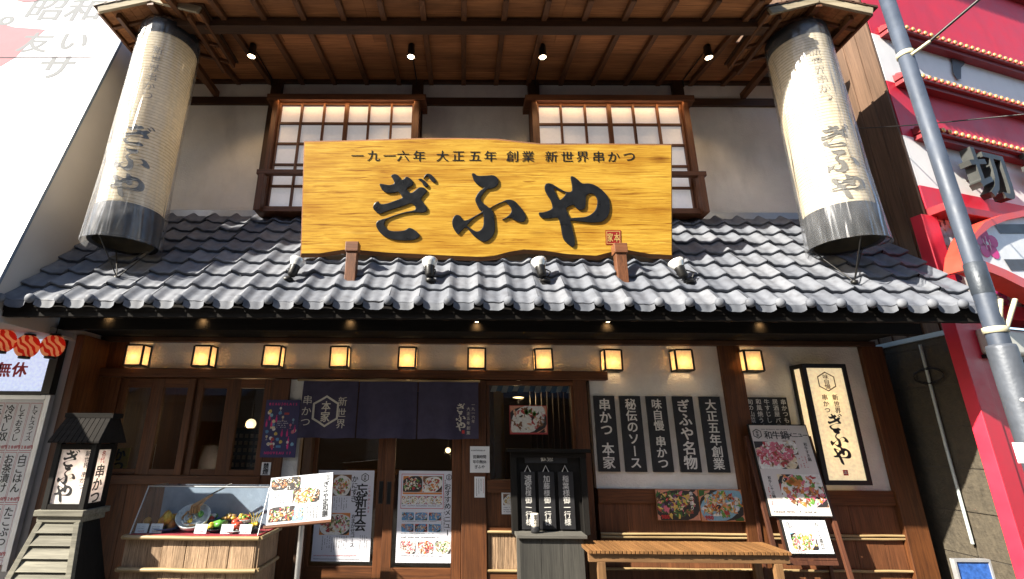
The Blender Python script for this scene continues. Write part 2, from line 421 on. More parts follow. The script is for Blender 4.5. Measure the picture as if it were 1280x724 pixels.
# ------------------------------------------------------------------ palette
DKW = wood('dark_timber_x', (0.035, 0.016, 0.008), (0.11, 0.05, 0.022), 'x', 60)
DKZ = wood('dark_timber_z', (0.035, 0.016, 0.008), (0.11, 0.05, 0.022), 'z', 60)
BRX = wood('brown_timber_x', (0.042, 0.013, 0.004), (0.205, 0.070, 0.020), 'x', 60)
BRZ = wood('brown_timber_z', (0.042, 0.013, 0.004), (0.205, 0.070, 0.020), 'z', 60)
RDX = wood('red_timber_x', (0.065, 0.024, 0.010), (0.24, 0.09, 0.036), 'x', 60)
RDZ = wood('red_timber_z', (0.065, 0.024, 0.010), (0.24, 0.09, 0.036), 'z', 60)
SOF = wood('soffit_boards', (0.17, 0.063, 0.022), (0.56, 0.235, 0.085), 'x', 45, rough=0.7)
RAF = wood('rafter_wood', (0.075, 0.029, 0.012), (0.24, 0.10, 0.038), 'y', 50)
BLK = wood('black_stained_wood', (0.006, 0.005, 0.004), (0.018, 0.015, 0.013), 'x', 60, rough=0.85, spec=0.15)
BLZ = wood('black_stained_wood_z', (0.005, 0.0045, 0.004), (0.016, 0.014, 0.012), 'z', 60, rough=0.7, spec=0.2)
GRYW = wood('grey_weathered_wood', (0.085, 0.08, 0.06), (0.29, 0.27, 0.21), 'x', 50, rough=0.8)
PLA = flat('plaster', (0.80, 0.77, 0.71), 0.9, var=0.07, scale=3, bmp=0.6, bscale=55, spec=0.2, dirt=0.45)
PLB = flat('plaster_rough', (0.78, 0.75, 0.70), 0.9, var=0.08, scale=5, bmp=0.9, bscale=45, spec=0.2, dirt=0.2)
TIL = None
IRON = flat('black_iron', (0.014, 0.013, 0.012), 0.45, 0.3, bmp=0.1)
STEEL = flat('steel', (0.45, 0.45, 0.45), 0.35, 0.9)
GLS = glass('window_glass', (0.82, 0.86, 0.84))
CLR = glass('clear_acrylic', (0.93, 0.96, 0.97), rough=0.03, ior=1.45)
BAM = wood('bamboo', (0.24, 0.155, 0.065), (0.46, 0.34, 0.18), 'x', 40, rough=0.4, spec=0.5)
BARK = wood('cedar_bark', (0.045, 0.022, 0.010), (0.62, 0.42, 0.26), 'z', 130, rough=0.9, bmp=1.0)
WHITE = flat('white_paper', (0.80, 0.80, 0.80), 0.6, var=0.03)
CREAM = flat('cream_paper', (0.74, 0.68, 0.58), 0.6, var=0.05)
INK = flat('black_ink', (0.012, 0.012, 0.014), 0.5, var=0.2)
RED = flat('red_ink', (0.50, 0.03, 0.03), 0.5)
WINK = flat('white_lettering', (0.70, 0.68, 0.64), 0.6, var=0.1)
BOARD = flat('black_board', (0.012, 0.012, 0.014), 0.5, var=0.3, bmp=0.15, bscale=40)

# ------------------------------------------------------------------ ground
g = MB(); g.box(-60, 60, -60, 60, -0.2, -0.004, flat('asphalt', (0.06, 0.06, 0.06), 0.9, var=0.25, scale=30, bmp=0.4, bscale=200))
g.build('road', kind='structure', origin=(0, 0, 0))
g = MB(); PAVE = flat('paving_stone', (0.11, 0.105, 0.10), 0.85, var=0.15, scale=4, bmp=0.3, bscale=80)
for i in range(-24, 24):
    for j in range(-5, 13):
        g.box(i*0.45+0.004, i*0.45+0.446, j*0.45+0.004, j*0.45+0.446, -0.003, 0.0, PAVE)
g.build('street_paving', kind='structure', origin=(0, 0, 0))

# ================================================================== RESTAURANT
D = 5.4                                  # facade plane
XL, XR = -4.09, 4.63
SHOP = thing('restaurant_building', (0.25, D, 0), 'two-storey timber and plaster restaurant under a grey tiled eave, behind the golden signboard', 'building')
def part(b, name, **k): return b.build(name, SHOP, **k)

# ---- upper storey wall
zb, zt = zy(268, D), zy(104, D)
m = MB(); m.box(XL, XR+0.2, D, D+0.12, zb-0.3, zt+0.5, PLA); part(m, 'upper_wall')
m = MB(); z0, z1 = zy(133, D), zy(124, D)
m.box(XL, XR+0.2, D-0.035, D+0.01, z0, z1, DKW); part(m, 'upper_rail', bevel=0.004)
m = MB(); m.box(XL, XR, D-0.05, D+0.02, zt-0.03, zt+0.14, DKW); part(m, 'wall_plate', bevel=0.005)
for px in (342, 521, 668, 851):
    x = xy(px, 150, D); w = 0.075
    m = MB(); m.box(x-w, x+w, D-0.055, D+0.01, zb, zt+0.02, DKZ); part(m, 'upper_post', bevel=0.005)
m = MB(); m.box(XL, XR, D-0.09, D-0.002, zb-0.09, zb, flat('zinc_flashing', (0.42, 0.42, 0.42), 0.4, 0.7)); part(m, 'wall_flashing', bevel=0.004)

# ---- upper windows: projecting frames with paper-backed lattice
SHOJI = paperlit('glowing_shoji_paper', (0.86, 0.83, 0.82), 0.05, emit=0.075, lo=.97, hi=1.03)  # faint even glow put into the paper as if backlit from inside
def upper_window(pxl, pxr, label):
    Yf = 5.16
    x0, x1 = xy(pxl+6, 195, Yf), xy(pxr-6, 195, Yf)
    zt_, zb_ = zy(128, Yf), zy(260, Yf)
    f = MB(); t = 0.07
    f.box(x0-t, x0, Yf-0.03, D+0.01, zb_-0.02, zt_, RDZ); f.box(x1, x1+t, Yf-0.03, D+0.01, zb_-0.02, zt_, RDZ)
    f.box(x0-t-0.08, x1+t+0.08, Yf-0.05, D+0.01, zt_, zt_+0.085, RDX)
    f.box(x0-t-0.02, x1+t+0.02, Yf-0.06, D+0.01, zb_-0.085, zb_-0.02, RDX)
    fo = part(f, 'upper_window', bevel=0.005)
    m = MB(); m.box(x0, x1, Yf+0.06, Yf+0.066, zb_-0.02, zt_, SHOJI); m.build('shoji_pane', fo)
    m = MB(); w = (x1-x0)/6
    for i in range(7):
        x = x0+i*w; k = 0.026 if i in (0, 3, 6) else 0.0125
        m.box(x-k, x+k, Yf+0.02, Yf+0.058, zb_-0.02, zt_, RDZ)
    for j in range(6):
        z = zt_+(zb_-zt_)*j/5; k = 0.024 if j in (0, 5) else 0.0125
        m.box(x0, x1, Yf+0.026, Yf+0.056, z-k, z+k, RDX)
    m.build('lattice', fo)
    m = MB(); zr = zy(217, Yf-0.1); m.box(x0-t-0.03, x1+t+0.03, Yf-0.13, Yf-0.07, zr-0.03, zr+0.03, RDX)
    for x in (x0-t/2, x1+t/2): m.box(x-0.035, x+0.035, Yf-0.128, Yf-0.04, zb_-0.1, zr-0.02, RDZ)
    m.build('window_rail', fo, bevel=0.004)
    l = bpy.data.lights.new('added_window_glow', 'AREA'); l.shape = 'RECTANGLE'; l.size = x1-x0; l.size_y = 0.02; l.energy = 1.0; l.color = (1, 0.60, 0.28)
    lo = bpy.data.objects.new('added_window_glow', l); COL.objects.link(lo); lo.parent = fo; lo.location = WM[fo].inverted() @ Vector(((x0+x1)/2, Yf-0.05, zt_-0.004)); lo.rotation_euler = (R(25), 0, 0)  # unseen area light, added for the warm glow on the top panes
    return fo
upper_window(334, 521, ''); upper_window(668, 868, '')

# ---- upper eave: sloping board soffit on rafters, purlin, fascia
sl_ = math.tan(R(9.75)); zs = zt+0.02
def sz(Y): return zs-sl_*(D-Y)
EX0, EX1 = -3.2, 3.2
m = MB(); y = D-0.02; k = 0
while y > 3.84:
    y2 = max(3.84, y-0.2)
    nx = 6
    for i in range(nx):
        xa = EX0-0.75*(y > 4.75)+(EX1-EX0+1.5*(y > 4.75))*i/nx; xb = EX0-0.75*(y > 4.75)+(EX1-EX0+1.5*(y > 4.75))*(i+1)/nx-0.004
        vs = [(xa, y-0.006, sz(y)), (xb, y-0.006, sz(y)), (xb, y2, sz(y2)+0.008), (xa, y2, sz(y2)+0.008)]
        m.add([Vector(v) for v in vs]+[Vector(v)+Vector((0, 0, 0.02)) for v in vs], [(3,2,1,0),(4,5,6,7),(0,1,5,4),(2,3,7,6),(1,2,6,5),(3,0,4,7)], SOF)
    y = y2
part(m, 'upper_eave_soffit')
for i in range(-8, 10):
    x = -0.445+0.437*i
    if not EX0-0.5 < x < EX1+0.5: continue
    ya = 3.84 if EX0 < x < EX1 else 4.95
    m = MB(); m.beam((x, D, sz(D)-0.03), (x, ya, sz(ya)-0.03), 0.06, 0.06, RAF); part(m, 'rafter', bevel=0.004)
m = MB(); Yp = 4.2; m.box(EX0-0.1, EX1+0.1, Yp-0.06, Yp+0.06, sz(Yp)-0.14, sz(Yp)-0.03, DKW); part(m, 'purlin', bevel=0.005)
m = MB(); m.box(EX0, EX1, 3.80, 3.84, sz(3.82)-0.03, sz(3.82)+0.085, DKW); part(m, 'upper_fascia', bevel=0.005)
RFM = flat('roof_metal', (0.1, 0.1, 0.1), 0.6)
m = MB()
def rsheet(xa, xb, ya, yb):
    vs = [(xa, ya, sz(ya)+.06), (xb, ya, sz(ya)+.06), (xb, yb, sz(yb)+.06), (xa, yb, sz(yb)+.06)]; vs += [(x, y_, z+.04) for x, y_, z in vs]
    m.add(vs, [(3,2,1,0),(4,5,6,7),(0,1,5,4),(1,2,6,5),(2,3,7,6),(3,0,4,7)], RFM)
rsheet(EX0, EX1, 3.79, 4.9); rsheet(-4.15, 4.6, 4.901, 8.5)
part(m, 'upper_roof')

# ---- lower tiled roof
Ye, Ze, Yr, Zr = 4.12, 2.58, 5.36, zb-0.05
L = math.hypot(Yr-Ye, Zr-Ze); sv = Vector((0, (Yr-Ye)/L, (Zr-Ze)/L)); nv = Vector((0, -(Zr-Ze)/L, (Yr-Ye)/L))
def tilemat():
    m_, nt, b = newmat('smoked_roof_tile')
    geo = N(nt, 'ShaderNodeNewGeometry')
    v = coords(nt, (14, 14, 14)); n = N(nt, 'ShaderNodeTexNoise'); n.inputs['Scale'].default_value = 1; n.inputs['Detail'].default_value = 7
    nt.links.new(v, n.inputs['Vector'])
    c1 = ramp(nt, geo.outputs['Random Per Island'], [(0, (0.10, 0.108, 0.13, 1)), (0.5, (0.128, 0.137, 0.16, 1)), (1, (0.16, 0.168, 0.19, 1))])
    c2 = ramp(nt, n.outputs[0], [(0.28, (0.70, 0.69, 0.68, 1)), (0.5, (0.95, 0.95, 0.95, 1)), (0.72, (1.15, 1.15, 1.13, 1))])
    mx = N(nt, 'ShaderNodeMix', data_type='RGBA', blend_type='MULTIPLY'); mx.inputs[0].default_value = 1
    nt.links.new(c1, mx.inputs[6]); nt.links.new(c2, mx.inputs[7]); nt.links.new(mx.outputs[2], b.inputs['Base Color'])
    r_ = ramp(nt, n.outputs[0], [(0.3, (0.58,)*3+(1,)), (0.7, (0.78,)*3+(1,))]); nt.links.new(r_, b.inputs['Roughness']); b.inputs['Specular IOR Level'].default_value = 0.35
    b.inputs['Metallic'].default_value = 0.0
    bump(nt, b, n.outputs[0], 0.15, 0.004); return m_
TIL = tilemat()
NC, NR = 33, 8; pit = (XR-XL)/NC; rl = L/NR
def prof(u): return 0.019*math.cos(2*math.pi*u)+0.009*math.cos(4*math.pi*u)+0.003*math.sin(2*math.pi*u)
m = MB()
SEG = 14
for r_ in range(NR):
    for c in range(NC):
        x0 = XL+c*pit; jz = random.uniform(-0.006, 0.006); js = random.uniform(-0.010, 0.010); jt = random.uniform(-0.006, 0.006)
        s0, s1 = r_*rl-0.02+js, (r_+1)*rl+0.03
        vs = []
        for s, lift in ((s0, 0.045+jz), (s0+0.012, 0.050+jz), ((s0+s1)/2, 0.03+jz/2), (s1, 0.012)):
            for k in range(SEG+1):
                u = k/SEG
                vs.append(Vector((x0+u*pit, Ye, Ze))+sv*s+nv*(prof(u)*(1.0 if s < s1 else 0.85)+lift+jt*(u-.5)))
        n1 = SEG+1
        m.add(vs, [(a*n1+k, a*n1+k+1, (a+1)*n1+k+1, (a+1)*n1+k) for a in range(3) for k in range(SEG)]+
              [], TIL, True)
        b0 = len(m.v)-4*n1
        lip = [m.v[b0+k].copy() for k in range(n1)]; low = [v-nv*0.024+sv*0.002 for v in lip]
        # front edge (own verts so that it shades crisply but stays one piece through the shared first row)
        b1 = len(m.v); m.v += low
        for k in range(SEG):
            m.f.append([b0+k+1, b0+k, b1+k, b1+k+1]); m.mi.append(m.mid(TIL)); m.sm.append(False)
roof = part(m, 'lower_roof')
m = MB()
for c in range(NC+1):
    x = XL+c*pit; p = Vector((x, Ye, Ze))+sv*(-0.025)+nv*(0.075)
    m.ball(p+nv*(-0.016), 0.044, TIL, sx=1.0, sy=0.75, sz=1.0, n=14)
    if c < NC:
        pts = []
        for k in range(9):
            u = 0.16+0.68*k/8; pts.append((u, prof(u)))
        top = [Vector((x+u*pit, Ye, Ze))+sv*(-0.024)+nv*(h+0.046) for u, h in pts]
        bot = [Vector((v.x, v.y-0.004, v.z-0.055-0.012*math.sin(math.pi*i/8))) for i, v in enumerate(top)]
        m.add(top+bot, [(i+1, i, 9+i, 9+i+1) for i in range(8)], TIL, True)
m.build('eave_end_tiles', roof)
m = MB()
m.add([(XL, Ye-0.01, Ze-0.02), (XR, Ye-0.01, Ze-0.02), (XR, Yr, Zr-0.03), (XL, Yr, Zr-0.03), (XL, Ye-0.01, Ze-0.08), (XR, Ye-0.01, Ze-0.08), (XR, Yr, Zr-0.09), (XL, Yr, Zr-0.09)],
      [(0,1,2,3),(7,6,5,4),(0,4,5,1),(1,5,6,2),(2,6,7,3),(3,7,4,0)], BLK)
m.build('roof_deck', roof)
m = MB(); m.box(XL, XR+0.01, Ye+0.0, Ye+0.05, Ze-0.13, Ze-0.02, BLK); m.build('eave_fascia', roof, bevel=0.004)
for i in range(21):
    x = XL+0.15+i*(XR-XL-0.3)/20
    m = MB(); y1 = 4.68; m.beam((x, Ye+0.06, Ze-0.1), (x, y1, Ze-0.1+(y1-Ye-0.06)*(Zr-Ze)/(Yr-Ye)), 0.05, 0.07, DKZ); m.build('rafter', roof)

# ---- dark box beam under the eave, lower soffit, header
zbm = zy(415, 4.72)
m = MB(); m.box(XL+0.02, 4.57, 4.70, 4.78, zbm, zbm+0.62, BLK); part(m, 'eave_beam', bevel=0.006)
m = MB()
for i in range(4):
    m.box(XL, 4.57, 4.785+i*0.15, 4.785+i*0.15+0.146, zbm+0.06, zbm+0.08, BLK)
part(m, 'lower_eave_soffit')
zh0, zh1 = zy(431, D), zbm+0.055
m = MB(); m.box(XL, 4.62, D-0.07, D+0.1, zh0, zh1, DKW); part(m, 'header_beam', bevel=0.006)

# ---- ground storey walls
def wbox(name, p0, q0, p1, q1, mat, dy=0.0, th=0.1, bev=0.0, x0=None, x1=None, z0=None, z1=None, parent=None, **k):
    a, b, c, d = rect(p0, q0, p1, q1, D+dy)
    a = x0 if x0 is not None else a; b = x1 if x1 is not None else b; c = z0 if z0 is not None else c; d = z1 if z1 is not None else d
    m = MB(); m.box(a, b, D+dy, D+dy+th, c, d, mat); return m.build(name, parent or SHOP, bevel=bev, **k)
XI = lambda px, q=540: xy(px, q, D)
zl = zy(464, D)                                                        # underside of the white frieze
wbox('frieze_plaster', 128, 431, 905, 464, PLB, 0.0, 0.1, z0=zl, z1=zh0)
m = MB(); m.box(XI(128, 470), XI(757, 470), D-0.09, D+0.08, zy(475, D), zl-0.001, BRX); part(m, 'lintel', bevel=0.006)
xw0, xw1 = XI(139), XI(334)                                            # four-light window
zw0, zw1 = zy(597, D), zy(476, D)
m = MB(); x = XL
while x < xw0-0.02:
    x2 = min(xw0-0.001, x+0.155); m.box(x+0.0015, x2-0.0015, D-0.02, D+0.06, 0, zh0, BRZ); x = x2
part(m, 'board_wall', bevel=0.003)
m = MB(); m.box(XL, XL+0.09, 4.99, D-0.021, 0, zh0, BRZ); part(m, 'end_pillar', bevel=0.005)
m = MB(); x = xw0
while x < xw1:
    x2 = min(xw1, x+0.30); m.box(x+0.001, x2-0.001, D-0.01, D+0.06, 0, zw0-0.09, BRX if False else BRZ); x = x2
part(m, 'dado_panel', bevel=0.003)
m = MB(); m.box(xw0, xw1, D-0.05, D+0.08, zw0-0.09, zw0, BRX); part(m, 'window_sill', bevel=0.005)
# each sash
sw = (xw1-xw0)/4
for i in range(4):
    a, b = xw0+i*sw+0.004, xw0+(i+1)*sw-0.004; dy = 0.0 if i % 2 else 0.025
    f = MB(); t = 0.075
    f.box(a, a+t, D-0.03+dy, D+0.02+dy, zw0+0.001, zw1-0.001, BRZ); f.box(b-t, b, D-0.03+dy, D+0.02+dy, zw0+0.001, zw1-0.001, BRZ)
    f.box(a+t, b-t, D-0.028+dy, D+0.018+dy, zw1-0.1, zw1-0.002, BRX); f.box(a+t, b-t, D-0.028+dy, D+0.018+dy, zw0+0.002, zw0+0.06, BRX)
    fo = part(f, 'ground_window', bevel=0.004)
    m = MB(); m.box(a+t-0.01, b-t+0.01, D-0.006+dy, D-0.001+dy, zw0+0.05, zw1-0.09, GLS); m.build('pane', fo)
# between window and entrance
wbox('post', 334, 476, 349, 724, BRZ, -0.04, 0.14, 0.005, z0=0, z1=zy(476, D), x0=xw1+0.001)
wbox('plaster_strip', 349, 476, 376, 606, PLB, 0.0, 0.1, z1=zy(476, D))
wbox('dado_panel', 349, 606, 376, 724, BRZ, -0.01, 0.1, 0.004, z0=0)
wbox('post', 376, 476, 386, 724, DKZ, -0.05, 0.15, 0.005, z0=0, z1=zy(476, D))
# entrance: two sliding doors
xd0, xd1 = XI(386), XI(577); zd1 = zy(476, D)
dw = (xd1-xd0)/2
for i in range(2):
    a, b = xd0+i*dw+0.002+(0.02 if i else 0), xd0+(i+1)*dw+(0 if i else 0.03); dy = 0.05 if i == 0 else 0.0
    f = MB(); t = 0.1
    y0, y1 = D+0.0+dy, D+0.04+dy
    f.box(a, a+t, y0, y1, 0.02, zd1-0.003, BRZ); f.box(b-t, b, y0, y1, 0.02, zd1-0.003, BRZ)
    f.box(a+t, b-t, y0+0.002, y1-0.002, 0.021, 0.20, BRX); f.box(a+t, b-t, y0+0.002, y1-0.002, zd1-0.12, zd1-0.004, BRX)
    do = part(f, 'entrance_door', bevel=0.004)
    m = MB(); m.box(a+t-0.01, b-t+0.01, y0+0.018, y0+0.023, 0.19, zd1-0.11, GLS); m.build('pane', do)
    hx = b-t/2 if i == 0 else a+t/2
    m = MB(); zc = zy(617, D); m.box(hx-0.022, hx+0.022, y0-0.006, y0+0.001, zc-0.11, zc+0.11, IRON); m.box(hx-0.014, hx+0.014, y0-0.0075, y0-0.0055, zc-0.1, zc+0.1, flat('handle_recess', (0.004,)*3, 0.9)); m.build('handle', do, bevel=0.002)
wbox('post', 577, 476, 608, 724, BRZ, -0.05, 0.16, 0.006, z0=0, z1=zd1)
# side window right of the door, with panel and reed inset below
a, b, c, d = rect(612, 482, 716, 600, D)
f = MB(); x0_, x1_ = XI(608), XI(724)
f.box(x0_, a, D-0.03, D+0.06, c, d, BRZ); f.box(b, x1_, D-0.03, D+0.06, c, d, BRZ)
f.box(x0_, x1_, D-0.03, D+0.06, d, zd1-0.001, BRX); f.box(x0_, x1_, D-0.05, D+0.06, c-0.12, c, BRX)
fo = part(f, 'side_window', bevel=0.004)
m = MB(); m.box(a-0.01, b+0.01, D+0.01, D+0.016, c-0.01, d+0.01, GLS); m.build('pane', fo)
m = MB(); m.box(x0_, x1_, D-0.005, D+0.06, 0, c-0.121, BRZ); part(m, 'dado_panel')
m = MB(); a2, b2, c2, d2 = rect(611, 666, 648, 711, D)
m.box(x0_, x1_, D-0.03, D-0.004, d2, d2+0.05, BRX); m.box(x0_, x1_, D-0.03, D-0.004, c2-0.09, c2-0.03, BRX)
part(m, 'inset_rail')
for z_ in (d2+.012, c2-.012):
    m = MB(); m.tube([(x0_, D-0.035, z_), (x1_, D-0.035, z_)], 0.014, BAM, 8); part(m, 'bamboo_rail')
m = MB(); x = x0_+0.01
while x < x1_-0.02:
    m.tube([(x, D-0.012, c2-0.03), (x+random.uniform(-.003, .003), D-0.012, d2)], 0.007, BARK, 5, False); x += 0.0135
part(m, 'reed_inset')
wbox('post', 724, 476, 741, 724, BRZ, -0.05, 0.16, 0.006, z0=0, z1=zl-0.002)
# right-hand plaster panels and wainscot
zp0 = zy(609, D)
xm0, xm1 = XI(907), XI(937, 560)
xm0, xm1 = xy(905, 520, D)+0.03, xy(928, 520, D)+0.06
m = MB(); m.box(XI(741), xm0, D, D+0.1, zp0, zl-0.001, PLB); part(m, 'plaster_panel')
m = MB(); m.box(xm0, xm1, D-0.055, D+0.1, 0, zh0, BRZ); part(m, 'post', bevel=0.006)
xc0 = xy(1101, 560, D); xc1 = xc0+0.24
m = MB(); m.box(xm1, xc0, D, D+0.1, zp0, zh0, PLB); part(m, 'plaster_panel')
m = MB(); m.box(xc0, xc1, D-0.06, D+0.12, 0, zh0, BRZ); part(m, 'corner_post', bevel=0.006)
for (xa, xb) in ((XI(741), xm0), (xm1, xc0)):
    m = MB(); m.box(xa+0.001, xb-0.001, D-0.03, D+0.08, zp0-0.14, zp0, BRX); part(m, 'dado_rail', bevel=0.005)
    m = MB(); x = xa
    while x < xb-0.01:
        x2 = min(xb-0.001, x+0.29); m.box(x+0.001, x2-0.001, D-0.005+random.uniform(0, .003), D+0.06, 0, zp0-0.141, RDZ); x = x2
    part(m, 'wainscot', bevel=0.003)
    for q in (668, 672, 712):
        z = zy(q, D-0.03, 850); m = MB(); pts = [(xa+(xb-xa)*i/6, D-0.03+(0.006 if q == 672 else 0), z+random.uniform(-.003, .003)) for i in range(7)]
        m.tube(pts, 0.013, BAM, 8); part(m, 'bamboo_rail')

# ---- interior seen through the glass
INW = wood('interior_wood', (0.03, 0.013, 0.006), (0.10, 0.045, 0.018), 'z', 30)
INP = flat('interior_wall', (0.05, 0.032, 0.02), 0.8, var=0.3, scale=1.2)
m = MB(); m.box(XL+0.1, XR-0.1, 8.6, 8.7, 0, zh1, INP); m.box(XL, XL+0.1, D+0.15, 8.6, 0, zh1, INW); m.box(XR-0.1, XR, D+0.15, 8.6, 0, zh1, INW); part(m, 'interior_wall')
m = MB(); m.box(XL, XR, D+0.12, 8.6, zh1, zh1+0.05, INW); part(m, 'interior_ceiling')
m = MB(); m.box(XL, XR, D-0.04, 8.6, 0.001, 0.02, flat('interior_floor', (0.08, 0.06, 0.045), 0.4)); part(m, 'interior_floor')
m = MB(); m.box(XI(741)+0.01, XR-0.1, D+0.11, D+0.14, 0, zh1, INW); m.box(XI(590), XI(598), D+0.15, 8.0, 0, zh1, INW); part(m, 'interior_partition')

# ================================================================== MAIN SIGNBOARD
GOLD = None
def goldmat():
    m_, nt, b = newmat('golden_oiled_wood')
    v = coords(nt, (2.0, 22, 44)); n = N(nt, 'ShaderNodeTexNoise'); n.inputs['Scale'].default_value = 1; n.inputs['Detail'].default_value = 9; n.inputs['Roughness'].default_value = 0.72; n.inputs['Distortion'].default_value = 1.0
    nt.links.new(v, n.inputs['Vector'])
    c = ramp(nt, n.outputs[0], [(0.31, (0.20, 0.08, 0.010, 1)), (0.41, (0.46, 0.235, 0.025, 1)), (0.54, (0.60, 0.355, 0.042, 1)), (0.75, (0.70, 0.475, 0.10, 1))])
    v2 = coords(nt, (0.9, 3, 2.4)); n2 = N(nt, 'ShaderNodeTexNoise'); n2.inputs['Scale'].default_value = 1.4; n2.inputs['Detail'].default_value = 5
    nt.links.new(v2, n2.inputs['Vector'])
    k = ramp(nt, n2.outputs[0], [(0.34, (0.78, 0.66, 0.52, 1)), (0.60, (1.05, 1.06, 1.12, 1))])
    mx = N(nt, 'ShaderNodeMix', data_type='RGBA', blend_type='MULTIPLY'); mx.inputs[0].default_value = 1
    v3 = coords(nt, (0.75, 34, 30)); n3 = N(nt, 'ShaderNodeTexNoise'); n3.inputs['Scale'].default_value = 1.3; n3.inputs['Detail'].default_value = 3; n3.inputs['Distortion'].default_value = 2.0
    nt.links.new(v3, n3.inputs['Vector'])
    k3 = ramp(nt, n3.outputs[0], [(0.60, (1, 1, 1, 1)), (0.68, (0.50, 0.36, 0.22, 1))])
    v4 = coords(nt, (1.1, 2, 3.6)); vo = N(nt, 'ShaderNodeTexVoronoi'); vo.inputs['Scale'].default_value = 1.1; nt.links.new(v4, vo.inputs['Vector'])
    k4 = ramp(nt, vo.outputs['Distance'], [(0.03, (0.42, 0.28, 0.16, 1)), (0.16, (1, 1, 1, 1))])
    for kk in (k3, k4):
        my = N(nt, 'ShaderNodeMix', data_type='RGBA', blend_type='MULTIPLY'); my.inputs[0].default_value = 1
        nt.links.new(c, my.inputs[6]); nt.links.new(kk, my.inputs[7]); c = my.outputs[2]
    nt.links.new(c, mx.inputs[6]); nt.links.new(k, mx.inputs[7]); nt.links.new(mx.outputs[2], b.inputs['Base Color'])
    b.inputs['Roughness'].default_value = 0.38; b.inputs['Specular IOR Level'].default_value = 0.45
    bump(nt, b, n.outputs[0], 0.35, 0.006); return m_
GOLD = goldmat()
EDGE = wood('live_edge_bark', (0.07, 0.028, 0.010), (0.24, 0.10, 0.03), 'x', 30, rough=0.7, bmp=0.6)
SIGN = thing('wooden_signboard', at(608, 318, 4.5), 'huge golden live-edge plank sign with black brush lettering ぎふや above the tiled eave', 'signboard', rot=(R(12.5), 0, 0))
top = [(381,178),(410,177.5),(440,177),(470,176),(500,175),(540,174),(580,174),(620,175),(650,178.5),(676,181),(700,181.5),(730,181),(760,181),(800,181.5),(839,182)]
bot = [(18,418),(80,418),(130,410),(165,405),(210,407),(300,415),(420,421),(520,426),(620,430),(660,426),(710,413),(760,405),(830,409),(900,420),(1000,426),(1060,411),(1100,406),(1180,420),(1252,424)]
bot = [(370+x/2.667, 160+y/2.667) for x, y in bot][::-1]
pl = [lp(SIGN, x, y) for x, y in top+bot]
b = MB(); n = len(pl)
cx_, cz_ = sum(p[0] for p in pl)/n, sum(p[1] for p in pl)/n
rings = []
for (dy, k) in ((0.0, 0.0), (0.02, 0.016), (0.085, 0.004), (0.10, -0.02)):
    rings.append([Vector((x+(k if x > cx_ else -k), dy, z+(k*1.3 if z > cz_ else -k*2.6))) for x, z in pl])
b.add(rings[0][::-1] if False else rings[0], [tuple(range(n))[::-1]], GOLD)
for i in range(3):
    b.add(rings[i]+rings[i+1], [(j, (j+1) % n, n+(j+1) % n, n+j) for j in range(n)], EDGE, False)
b.add(rings[3], [tuple(range(n))], EDGE)
b.build('plank', SIGN, local=True)
BLKL = flat('black_lacquer', (0.012, 0.013, 0.015), 0.32, var=0.3, scale=12, bmp=0.15, bscale=50)
for chx in 'ぎふや':
    sc, ox, oy, outs = BR[chx]
    vs, fs = curve_mesh([crom([lp(SIGN, ox+x/sc, oy+y/sc) for x, y in o], 4) for o in outs], bevel=0.006, extrude=0.001)
    b = MB(); b.add([(x, -z-0.005, y) for x, y, z in vs], fs, BLKL); b.build('lettering', SIGN, local=True)
b = MB(); z0 = lp(SIGN, 610, 195.5)[1]
sm = [('一', 447), ('九', 467), ('一', 487), ('六', 504), ('年', 524), ('大', 553), ('正', 573), ('五', 594), ('年', 613), ('創', 640), ('業', 660), ('新', 689), ('世', 709), ('界', 728), ('串', 748), ('か', 767), ('つ', 786)]
for c_, px in sm: b.ch(c_, lp(SIGN, px, 195)[0], z0, 0.115, BLKL, lay=0.003, bold=0.012, res=5, wx=1.1)
b.build('small_lettering', SIGN, local=True)
b = MB(); a0, c0 = lp(SIGN, 757, 306); a1, c1 = lp(SIGN, 776, 288)
SEAL = flat('seal_red', (0.28, 0.015, 0.012), 0.5); GLT = flat('seal_gold', (0.55, 0.36, 0.12), 0.5)
b.rc(a0, c0, a1, c1, SEAL, 0.003)
for (u0, v0, u1, v1) in ((.06,.06,.94,.10),(.06,.90,.94,.94),(.06,.1,.10,.9),(.90,.1,.94,.9)):
    b.rc(a0+(a1-a0)*u0, c0+(c1-c0)*v0, a0+(a1-a0)*u1, c0+(c1-c0)*v1, GLT, 0.004)
b.ch('本', a0+(a1-a0)*0.72, (c0+c1)/2, (c1-c0)*0.62, GLT, 0.0045, 0.02, wx=0.6); b.ch('家', a0+(a1-a0)*0.30, (c0+c1)/2, (c1-c0)*0.62, GLT, 0.0045, 0.02, wx=0.6)
b.build('seal', SIGN, local=True)
for px in (440, 775.5):
    x = xy(px, 325, 4.38); w = 0.052; zr_ = Ze+(4.38-Ye)*(Zr-Ze)/(Yr-Ye)
    b = MB(); b.box(x-w, x+w, 4.34, 4.43, zr_-0.03, zy(308, 4.38), RDZ); b.box(x-w-0.012, x+w+0.012, 4.325, 4.435, zy(317, 4.38), zy(305, 4.38), RDX)
    b.beam((x, 4.43, zr_+0.05), (x, 4.72, zr_+0.30), 0.07, 0.07, RDZ)
    b.build('support_post', SIGN, bevel=0.006)

